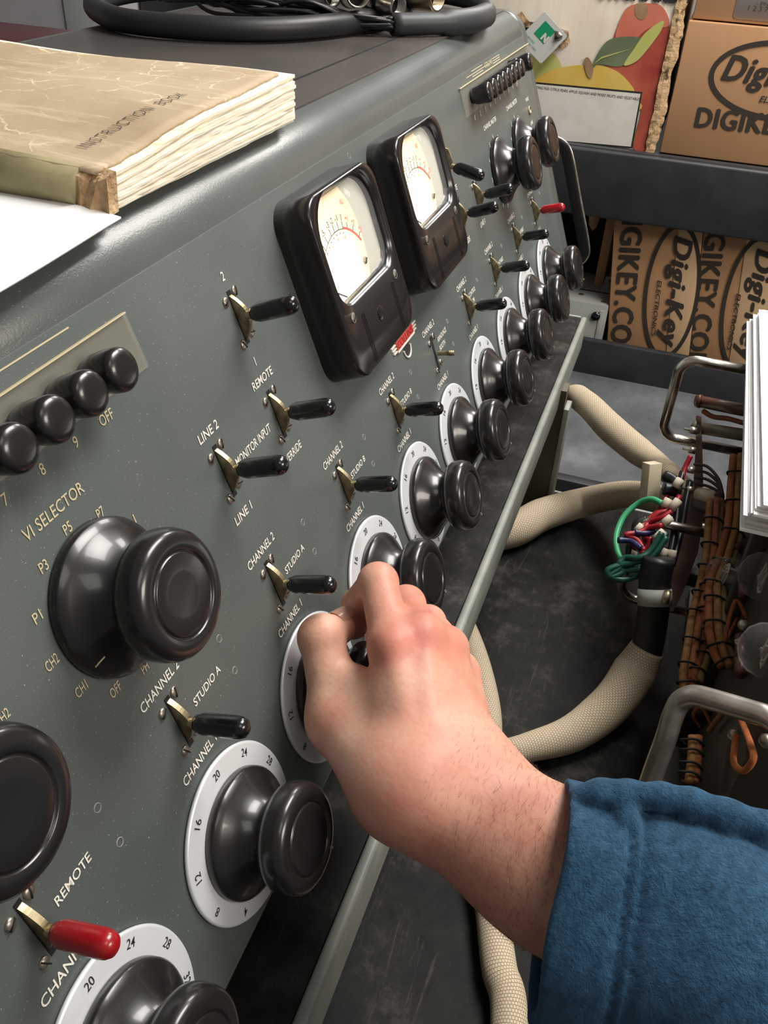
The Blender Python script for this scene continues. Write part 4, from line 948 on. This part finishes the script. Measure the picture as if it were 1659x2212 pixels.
vtube((1656, 1405, .560), .0190, 'clear vacuum tube at the right edge, lowest of the three')
# ---- clamp, tag block, coloured wires
bm = NB(); c = far(1414, 1290, .79); tube(bm, [c - CR[1] * .0075, c + CR[1] * .0075], .0152, 24); cl_ = tag(obj('cable_clamp', bm, mat('pale_grey_nylon', (.36, .37, .35), .5)), 'pale grey clamp around the black cable sleeve', 'clamp')
bm = NB(); c = far(1442, 1290, .775); lathe(bm, [(.006, -.002), (.0066, 0), (.0066, .003), (.004, .0045), (0, .005)], 20, Matrix.Translation(c) @ Matrix.Rotation(-pi / 2, 4, 'X')); o = obj('clamp_screw', bm, M_['brass'], cl_)
a = far(1409, 1001, .86); b_ = far(1402, 1078, .87)
Mtg = Matrix.Translation((Vector(a) + Vector(b_)) / 2) @ (Vector(a) - Vector(b_)).to_track_quat('Z', 'Y').to_matrix().to_4x4() @ Matrix.Rotation(.25, 4, 'Z')
bm = NB(); box(bm, -.0075, .0075, -.0060, .0060, -.019, .019, Mtg, bev=.0006); tag(obj('cream_block', bm, mat('cream_tape_block', (.66, .56, .40), .6)), 'cream folded tape flag stuck on the wires beside the braided hoses', 'tape flag')
wires = thing('wire_bundle', 'bundle of red, green and black wires tied to the terminal board', 'wires', far(1420, 1180, .8))
def wire(name, px, r, m, n=7): 
    bm = NB(); tube(bm, spline([far(*p) for p in px], n), r, 10); return obj(name, bm, m, wires)
wr_ = mat('red_wire', (.32, .012, .022), .4); wk = mat('black_wire', (.010, .010, .011), .35); wg = mat('bright_green_wire', (.05, .34, .15), .4); wdg = mat('dark_green_wire', (.008, .065, .042), .4); wb = mat('navy_wire', (.015, .015, .07), .4); wc = mat('cream_wire_marker', (.58, .50, .40), .6)
wire('green_wire', [(1430, 1087, .83), (1405, 1078, .84), (1375, 1090, .85), (1345, 1120, .85), (1330, 1165, .84), (1340, 1205, .83), (1368, 1222, .82)], .0029, wg)
wire('dark_green_wire', [(1440, 1150, .80), (1415, 1180, .80), (1375, 1210, .80), (1335, 1222, .80), (1313, 1232, .80), (1320, 1245, .80), (1345, 1235, .80), (1340, 1222, .80), (1370, 1215, .795), (1410, 1200, .79), (1440, 1160, .79)], .0030, wdg)
wire('dark_green_wire', [(1350, 1215, .80), (1335, 1230, .80), (1318, 1243, .80), (1340, 1252, .80), (1365, 1248, .80), (1395, 1235, .80), (1415, 1215, .79)], .0029, wdg)
wire('dark_green_wire', [(1430, 1150, .79), (1405, 1190, .79), (1380, 1205, .79), (1352, 1205, .80), (1338, 1218, .80), (1352, 1232, .80), (1385, 1228, .79)], .0029, wdg)
for px in ([(1492, 985, .85), (1480, 1010, .85), (1472, 1040, .845)], [(1442, 1068, .84), (1425, 1100, .835), (1395, 1130, .83), (1392, 1160, .82), (1400, 1200, .81)], [(1468, 1072, .83), (1450, 1100, .82), (1420, 1110, .82), (1400, 1135, .82), (1396, 1165, .81)],
           [(1450, 1105, .81), (1430, 1118, .81), (1400, 1130, .82), (1392, 1150, .81)], [(1430, 1135, .80), (1400, 1140, .81), (1380, 1150, .81), (1352, 1155, .81), (1375, 1165, .81), (1392, 1190, .80)], [(1404, 1160, .80), (1402, 1190, .80)], [(1360, 1172, .81), (1378, 1182, .81), (1390, 1195, .80)]):
    wire('red_wire', px, .0025, wr_)
for px in ([(1475, 1020, .85), (1465, 1060, .84), (1462, 1110, .83), (1455, 1160, .82), (1445, 1210, .81)], [(1490, 1040, .85), (1480, 1090, .84), (1470, 1150, .83), (1452, 1220, .81)], [(1470, 1050, .84), (1445, 1055, .84), (1432, 1062, .84)], [(1395, 1120, .83), (1375, 1130, .83), (1370, 1150, .83)], [(1370, 1160, .82), (1358, 1185, .82), (1362, 1215, .82)], [(1460, 1080, .83), (1435, 1108, .83), (1418, 1128, .83)]):
    wire('black_wire', px, .0034, wk)
for px in ([(1335, 1167, .81), (1360, 1168, .81), (1385, 1185, .80)], [(1370, 1150, .81), (1395, 1152, .81), (1415, 1146, .81)]): wire('navy_wire', px, .0030, wb)
for px in ([(1470, 1035, .83), (1458, 1052, .83)], [(1445, 1078, .825), (1435, 1096, .825)], [(1466, 1080, .815), (1450, 1100, .815)], [(1450, 1118, .805), (1432, 1132, .805)], [(1434, 1148, .795), (1415, 1165, .795)], [(1437, 1185, .80), (1428, 1206, .80)], [(1453, 1188, .80), (1449, 1210, .80)], [(1388, 1135, .82), (1375, 1148, .82)], [(1370, 1190, .82), (1362, 1205, .82)]):
    wire('wire_marker', px, .0040, wc, 2)
bm = NB(); tube(bm, spline([far(1436, 1028, .85), far(1452, 1036, .845), far(1462, 1045, .84)], 4), .0056, 14); obj('shrink_tube', bm, wk, wires)
bm = NB(); tube(bm, spline([far(1433, 1055, .84), far(1450, 1058, .84), far(1468, 1062, .84)], 4), .0062, 14); obj('shrink_tube', bm, wk, wires)
# ---- stack of paper on the chassis
st_ = []
zq = ZO + .006
r5 = random.Random(9)
c0 = np.array([.425, -.2185])
ps = thing('paper_stack', 'thick stack of white paper resting on the chassis at the right edge', 'paper stack', (.6, -.3, ZO - .006))
z0 = ZO - .005
for k in range(16):
    th = .0019; dx, dy, rr = r5.uniform(-.004, .004) + (.006 if k < 9 else 0), r5.uniform(-.0025, .0025) - (.004 if k > 12 else 0), r5.uniform(-.008, .008)
    M = T(.43 + dx, -.2160 + dy - (k * .0003), 0) @ Matrix.Rotation(rr, 4, 'Z')
    bm = NB(); box(bm, 0, .355, -.22, 0, z0 + k * th, z0 + k * th + th * .93, M); obj('paper_ream', bm, paper, ps, smooth=False)
# ================================================================= THE PERSON'S HAND, FOREARM AND SLEEVE
def net(fn, lo, hi, h):
    """surface nets of an implicit body sampled on a grid"""
    lo = np.array(lo); n3 = np.ceil((np.array(hi) - lo) / h).astype(int) + 1
    ax = [lo[i] + h * np.arange(n3[i]) for i in range(3)]
    V = np.empty(n3, np.float32)
    for i in range(0, n3[0], 16):
        X = np.stack(np.meshgrid(ax[0][i:i + 16], ax[1], ax[2], indexing='ij'), -1).reshape(-1, 3)
        V[i:i + 16] = fn(X).reshape(len(ax[0][i:i + 16]), n3[1], n3[2])
    s = V < 0; nx, ny, nz = n3
    c = np.zeros((nx - 1, ny - 1, nz - 1), int)
    for a in (0, 1):
        for b in (0, 1):
            for d in (0, 1): c += s[a:nx - 1 + a, b:ny - 1 + b, d:nz - 1 + d]
    act = (c > 0) & (c < 8); idx = -np.ones(act.shape, int); ijk = np.argwhere(act); idx[act] = np.arange(len(ijk))
    acc = np.zeros((len(ijk), 3)); cnt = np.zeros(len(ijk))
    cr = [(a, b, d) for a in (0, 1) for b in (0, 1) for d in (0, 1)]
    for p in cr:
        for k in range(3):
            if p[k]: continue
            q = list(p); q[k] = 1
            va = V[ijk[:, 0] + p[0], ijk[:, 1] + p[1], ijk[:, 2] + p[2]]; vb = V[ijk[:, 0] + q[0], ijk[:, 1] + q[1], ijk[:, 2] + q[2]]
            m = (va < 0) != (vb < 0); t = np.where(m, va / np.where(va == vb, 1, va - vb), 0)
            P = np.array(p, float)[None] + np.zeros((len(ijk), 1)); P[:, k] += t
            acc[m] += P[m]; cnt[m] += 1
    vs = lo + h * (ijk + acc / cnt[:, None])
    fs = []
    for k in range(3):
        a, b = [(1, 2), (2, 0), (0, 1)][k]
        sl0 = [slice(None)] * 3; sl1 = [slice(None)] * 3; sl0[k] = slice(0, -1); sl1[k] = slice(1, None)
        d = s[tuple(sl0)] != s[tuple(sl1)]; e = np.argwhere(d)
        e = e[(e[:, a] > 0) & (e[:, b] > 0) & (e[:, a] < n3[a] - 1) & (e[:, b] < n3[b] - 1)]
        ea = np.eye(3, dtype=int)[a]; eb = np.eye(3, dtype=int)[b]
        q = np.stack([idx[tuple((e - ea - eb).T)], idx[tuple((e - eb).T)], idx[tuple(e.T)], idx[tuple((e - ea).T)]], 1)
        fl = s[tuple(e.T)]; q[~fl] = q[~fl][:, ::-1]; fs.append(q)
    return vs, np.concatenate(fs)
def netmesh(name, fn, lo, hi, h, smooth=2):
    vs, fs = net(fn, lo, hi, h)
    # pull the vertices onto the body, then relax slightly
    for _ in range(2):
        d = fn(vs); g = np.stack([(fn(vs + np.eye(3)[k] * h * .3) - fn(vs - np.eye(3)[k] * h * .3)) / (.6 * h) for k in range(3)], 1)
        vs = vs - np.clip(d, -h, h)[:, None] * g / np.maximum((g ** 2).sum(1), .25)[:, None]
    me = bpy.data.meshes.new(name); me.from_pydata(vs.tolist(), [], fs.tolist()); me.update()
    me.polygons.foreach_set('use_smooth', [True] * len(me.polygons)); return me
def smin(a, b, k):
    h = np.clip(.5 + .5 * (b - a) / k, 0, 1); return b * (1 - h) + a * h - k * h * (1 - h)
def smax(a, b, k): return -smin(-a, -b, k)
def cone(P, a, b, r1, r2, flat_=None, fr=1.0):
    """tapered capsule; flat_ = axis along which it is squeezed by fr"""
    a = np.array(a, float); b = np.array(b, float); Q = P - a; d = b - a
    t = np.clip((Q @ d) / (d @ d), 0, 1); q = Q - t[:, None] * d; r = r1 + (r2 - r1) * (t * t * (3 - 2 * t) * .5 + t * .5)
    if flat_ is None: return np.sqrt((q ** 2).sum(1)) - r
    c = q @ flat_; q2 = q - c[:, None] * flat_; L = np.sqrt((q2 ** 2).sum(1) + (c / fr) ** 2)
    return (L - r) * (fr if fr < 1 else 1) ** .5
def ball(P, c, r): return np.sqrt(((P - np.array(c)) ** 2).sum(1)) - r
J = lambda x, y, t: far(x, y, t)
hn = {  # joints of the right hand, gripping the third fader knob
 'w_r': J(893, 1712, .385), 'w_u': J(1016, 1690, .398),
 'i': J(850, 1398, .418), 'm': J(912, 1376, .425), 'r': J(963, 1402, .436), 'p': J(992, 1455, .448),
 'ib': J(898, 1650, .392), 'mb': J(938, 1645, .392), 'rb': J(975, 1640, .398), 'pb': J(1012, 1640, .405),
 'tb': J(842, 1690, .392), 'tm': J(737, 1555, .425), 'ti': J(694, 1380, .4355), 'tt': J(732, 1357, .4475),
 'ip': J(817, 1258, .444), 'id': J(772, 1305, .464), 'it': J(765, 1352, .474),
 'mp': J(878, 1305, .462), 'md': J(838, 1340, .482), 'mt': J(815, 1378, .487),
 'rp': J(925, 1345, .478), 'rd': J(893, 1400, .497), 'rt': J(866, 1435, .499),
 'pp': J(965, 1410, .486), 'pd': J(935, 1460, .502), 'pt': J(908, 1490, .505)}
vz = CR[2]                                    # towards the viewer
e1 = J(1180, 1868, .372); e0 = J(980, 1745, .392); e2 = J(1420, 2050, .345); e3 = J(1800, 2300, .31)
fx = np.array((e1 - e0)) / np.linalg.norm(e1 - e0); fup = np.cross(vz, fx); fup /= np.linalg.norm(fup); fth = np.cross(fx, fup)
def hand(P):
    h = hn
    # forearm and wrist
    d = cone(P, e0, e1, .0215, .0262, fth, .86)
    d = smin(d, cone(P, e1, e2, .0265, .0330, fth, .92), .02)
    d = smin(d, cone(P, h['w_r'], e1 + fup * -.006, .0185, .022), .014)
    d = smin(d, cone(P, h['w_u'], e1 + fup * .009, .0165, .019), .014)
    # metacarpals
    palm = cone(P, h['ib'], h['i'], .0165, .0120)
    palm = smin(palm, cone(P, h['mb'], h['m'], .0165, .0118), .010)
    palm = smin(palm, cone(P, h['rb'], h['r'], .0160, .0112), .010)
    palm = smin(palm, cone(P, h['pb'], h['p'], .0150, .0105), .010)
    palm = smin(palm, cone(P, h['w_r'], h['w_u'], .0195, .0175), .018)
    d = smin(d, palm, .020)
    # tendons and knuckles raised on the back
    for a, b, q in (('mb', 'm', .0034), ('ib', 'i', .0024), ('rb', 'r', .0024)):
        A = h[a] + vz * .0146; B = h[b] + vz * .0102; M = A * .8 + B * .2
        d = smin(d, cone(P, M, B, q, q + .0008), .0055)
    for k, r in (('i', .0089), ('m', .0092), ('r', .0086), ('p', .0082)):
        d = smin(d, ball(P, h[k] + vz * .0055 + CR[1] * .002, r), .006)
    # hollow between the first two knuckles
    # thumb
    th = cone(P, h['tb'], h['tm'], .0190, .0155)
    th = smin(th, cone(P, (h['ib'] + h['i']) / 2 - vz * .006, h['tm'], .0110, .0120), .014)
    d = smin(d, th, .013)
    t2 = cone(P, h['tm'] + (h['ti'] - h['tm']) * .02, h['ti'], .0138, .0109)
    t2 = smin(t2, ball(P, h['ti'] + np.array(CR[1]) * .0012, .0112), .004)
    t3 = cone(P, h['ti'], h['tt'], .0104, .0086)
    t2 = smin(t2, t3, .003)
    d = smin(d, t2, .0075)
    # index
    def finger(d, k0, k1, k2, k3, r, kk=.006):
        f = cone(P, h[k0], h[k1], r * 1.10, r * .97)
        f = smin(f, ball(P, h[k1], r * 1.02), .003)
        f = smin(f, cone(P, h[k1], h[k2], r * .96, r * .86), .0025)
        f = smin(f, cone(P, h[k2], h[k3], r * .86, r * .76), .002)
        return smin(d, f, kk)
    d = finger(d, 'i', 'ip', 'id', 'it', .0098, .0055)
    d = finger(d, 'm', 'mp', 'md', 'mt', .0096, .0035)
    d = finger(d, 'r', 'rp', 'rd', 'rt', .0092, .0035)
    d = finger(d, 'p', 'pp', 'pd', 'pt', .0082, .0035)
    d = smin(d, ball(P, J(768, 1478, .424), .0085), .008)
    # web fold between thumb and hand
    A = J(757, 1432, .410); B = J(733, 1495, .4065)
    d = smax(d, -cone(P, A, B, .0034, .0006), .004)
    # soft wrinkle relief
    return d
arm = thing('person', 'person\'s right hand turning a console knob, forearm in a blue fleece sleeve', 'person', tuple(J(980, 1745, .40)))
skin = mat('skin', (.60, .30, .22), .48, spec=.4, sss=.12); n = N(skin)
skin.node_tree.nodes['Principled BSDF'].inputs['Subsurface Radius'].default_value = (.010, .004, .002)
skin.node_tree.nodes['Principled BSDF'].inputs['Subsurface Scale'].default_value = 1.0
c = n.ramp(n.noise(16, 5, .6), [(.32, (.54, .215, .155)), (.5, (.63, .315, .225)), (.68, (.69, .41, .30))])
vn = n.n('ShaderNodeTexVoronoi', Scale=420.0); n.l(n.co('Object', (1, 1, 1)), vn.inputs['Vector'])
o3 = n.n('ShaderNodeTexCoord')
for jn, rr in (('i', .017), ('m', .016), ('r', .014), ('p', .014), ('tm', .016), ('mb', .02)):
    q = hn[jn] + vz * .010 - np.array(arm.location); mp = n.n('ShaderNodeMapping'); mp.inputs['Location'].default_value = tuple(-q / rr); mp.inputs['Scale'].default_value = (1 / rr,) * 3
    n.l(o3.outputs['Object'], mp.inputs[0]); g = n.n('ShaderNodeTexGradient', _gradient_type='SPHERICAL'); n.l(mp.outputs[0], g.inputs[0])
    c = n.mix(n.ramp(g.outputs['Fac'], [(0, (0, 0, 0)), (.8, (.75, .75, .75))]), c, (.60, .17, .125))
n.base(n.mix(n.ramp(n.noise(330, 3), [(.5, (0, 0, 0)), (.8, (.35, .35, .35))]), c, (.50, .18, .13)))
n.bump(vn.outputs['Distance'], .12, .0005); n.bump(n.noise(110, 6, .6), .20, .0009); n.rough(n.noise(60), .40, .56)
pts = np.array(list(hn.values()) + [e0, e1, e2]); lo = pts.min(0) - .035; hi = pts.max(0) + .035
me = netmesh('arm', hand, lo, hi, .0017)
body = obj('bare_hand', me, skin, arm)
# nail of the thumb
tn = hn['tt'] - hn['ti']; tn /= np.linalg.norm(tn); nu = CR[1] * .92 + CR[2] * .30; nu = nu - tn * (nu @ tn); nu /= np.linalg.norm(nu); nw = np.cross(tn, nu)
bm = NB(); L = []
Mn = Matrix([[tn[i], nw[i], nu[i], hn['tt'][i]] for i in range(3)] + [[0, 0, 0, 1]])
gv = [[bm.verts.new(Mn @ Vector((-.004 + .0115 * i / 8, .0062 * (1 - .25 * (i / 8) ** 3) * math.sin((j / 8 - .5) * 1.9) / math.sin(.95), .0026 + .0072 * math.cos((j / 8 - .5) * 1.9)))) for j in range(9)] for i in range(9)]
for i in range(8):
    for j in range(8): bm.faces.new((gv[i][j], gv[i + 1][j], gv[i + 1][j + 1], gv[i][j + 1]))
bmesh.ops.solidify(bm, geom=bm.faces[:], thickness=.0006)
obj('thumbnail', bm, mat('nail', (.66, .40, .31), .25, spec=.5, coat=.2), body)
# fine hair on the forearm
r6 = random.Random(21)
hm_ = mat('arm_hair', (.10, .05, .028), .6)
V = np.array([v.co[:] for v in me.vertices]) + np.array(arm.location); NR = np.array([v.normal[:] for v in me.vertices])
sc_ = (V - J(960, 1640, .38)) @ fx
side = NR @ CR[2] > -.35
cand = np.where(side & (sc_ > .0))[0]
cd = bpy.data.curves.new('arm_hair', 'CURVE'); cd.dimensions = '3D'; cd.bevel_depth = .000035; cd.bevel_resolution = 0; cd.resolution_u = 3
for _ in range(3200):
    i = cand[r6.randrange(len(cand))]; s = sc_[i]
    if r6.random() > min(1, .25 + s * 14): continue
    p = V[i]; nn = NR[i]; t = np.cross(nn, fx); t /= max(np.linalg.norm(t), 1e-6)
    dr = t * r6.choice((1, 1, 1, .4)) * .8 + fx * r6.uniform(-.7, .2) + np.array([r6.uniform(-.3, .3) for _ in range(3)])
    dr = dr - nn * (dr @ nn); dr /= np.linalg.norm(dr); ln = r6.uniform(.003, .0085) * (.5 + min(1, s * 20) * .6)
    sp = cd.splines.new('POLY'); sp.points.add(3)
    for k in range(4):
        q = p + dr * ln * k / 3 + nn * (.0002 + ln * (.30 * (k / 3) - .12 * (k / 3) ** 2)); sp.points[k].co = (*(q - np.array(arm.location)), 1); sp.points[k].radius = 1.1 - .3 * k
cd.materials.append(hm_)
ho = bpy.data.objects.new('arm_hair', cd); COL.objects.link(ho); ho.parent = arm; ho['kind'] = 'stuff'
# sleeve
s0 = J(1290, 1985, .350); s1 = J(1490, 2072, .335); s2 = J(1900, 2260, .30)
sx = (s1 - s0) / np.linalg.norm(s1 - s0); su = np.cross(vz, sx); su /= np.linalg.norm(su)
if su @ CR[1] < 0: su = -su
sn = np.cross(sx, su); sn = sn if sn @ vz > 0 else -sn
cn_ = CR[0] * .97 - CR[1] * .18 + CR[2] * .16; cn_ /= np.linalg.norm(cn_); pc = J(1203, 1900, .330)
def chain(P, L, r, k=.004):
    f = None
    for a, b in zip(L[:-1], L[1:]):
        c_ = cone(P, J(*a), J(*b), r, r); f = c_ if f is None else smin(f, c_, k)
    return f
def sleeve(P):
    d = cone(P, s0 - sx * .05, s1, .0480, .0480, sn, .86)
    d = smin(d, cone(P, s1, s2, .0480, .052, sn, .86), .02)
    q = P - s0; x = q @ sx; y = q @ su; z = q @ sn; xc = (P - pc) @ cn_
    d = d + .0015 * np.sin(x * 85 + y * 22) * np.clip(z * 30, 0, 1) + .0012 * np.sin(y * 110 - x * 30) + .0010 * np.sin(x * 60 - y * 60 + z * 50)
    # hem stitched round the cuff
    d = d + .0020 * np.exp(-((xc - .0235) / .0013) ** 2) + .0014 * np.exp(-((xc - .0285) / .0012) ** 2) - .0012 * np.exp(-((xc - .010) / .010) ** 2)
    # dark pocket, then the upper fold of cloth lying over it
    d = smin(d, chain(P, [(1290, 1795, .366), (1420, 1800, .360), (1560, 1830, .350), (1760, 1890, .335)], .0105), .003)
    f = chain(P, [(1262, 1727, .345), (1300, 1720, .342), (1360, 1720, .338), (1430, 1722, .334), (1490, 1735, .331), (1570, 1765, .327), (1660, 1790, .322), (1780, 1830, .315)], .0056)
    f = f + .0006 * np.sin(x * 130)
    d = np.minimum(d, f)
    d = smin(d, chain(P, [(1345, 1735, .337), (1352, 1765, .333)], .0050), .003)
    d = np.maximum(d, -(xc + .0012 * np.cos(y * 90)))
    ins = cone(P, s0 - sx * .08, s0 + sx * .05, .0440, .040, sn, .84)
    return smax(d, -ins, .002)
fl = mat('blue_fleece', (.045, .12, .21), .95, spec=.1, sheen=.25); n = N(fl)
fl.node_tree.nodes['Principled BSDF'].inputs['Sheen Roughness'].default_value = .5
fl.node_tree.nodes['Principled BSDF'].inputs['Sheen Tint'].default_value = (.45, .7, 1, 1)
n.base(n.ramp(n.noise(260, 4), [(.3, (.018, .052, .098)), (.7, (.040, .108, .195))])); n.bump(n.noise(700, 4, .7), .9, .0016); n.bump(n.noise(60, 4), .4, .003)
pts = np.array([s0, s1, J(1760, 2230, .31)]); me2 = netmesh('sleeve', sleeve, pts.min(0) - .065, pts.max(0) + .065, .0020)
obj('fleece_sleeve', me2, fl, arm, label='blue fleece sleeve with a folded cuff')
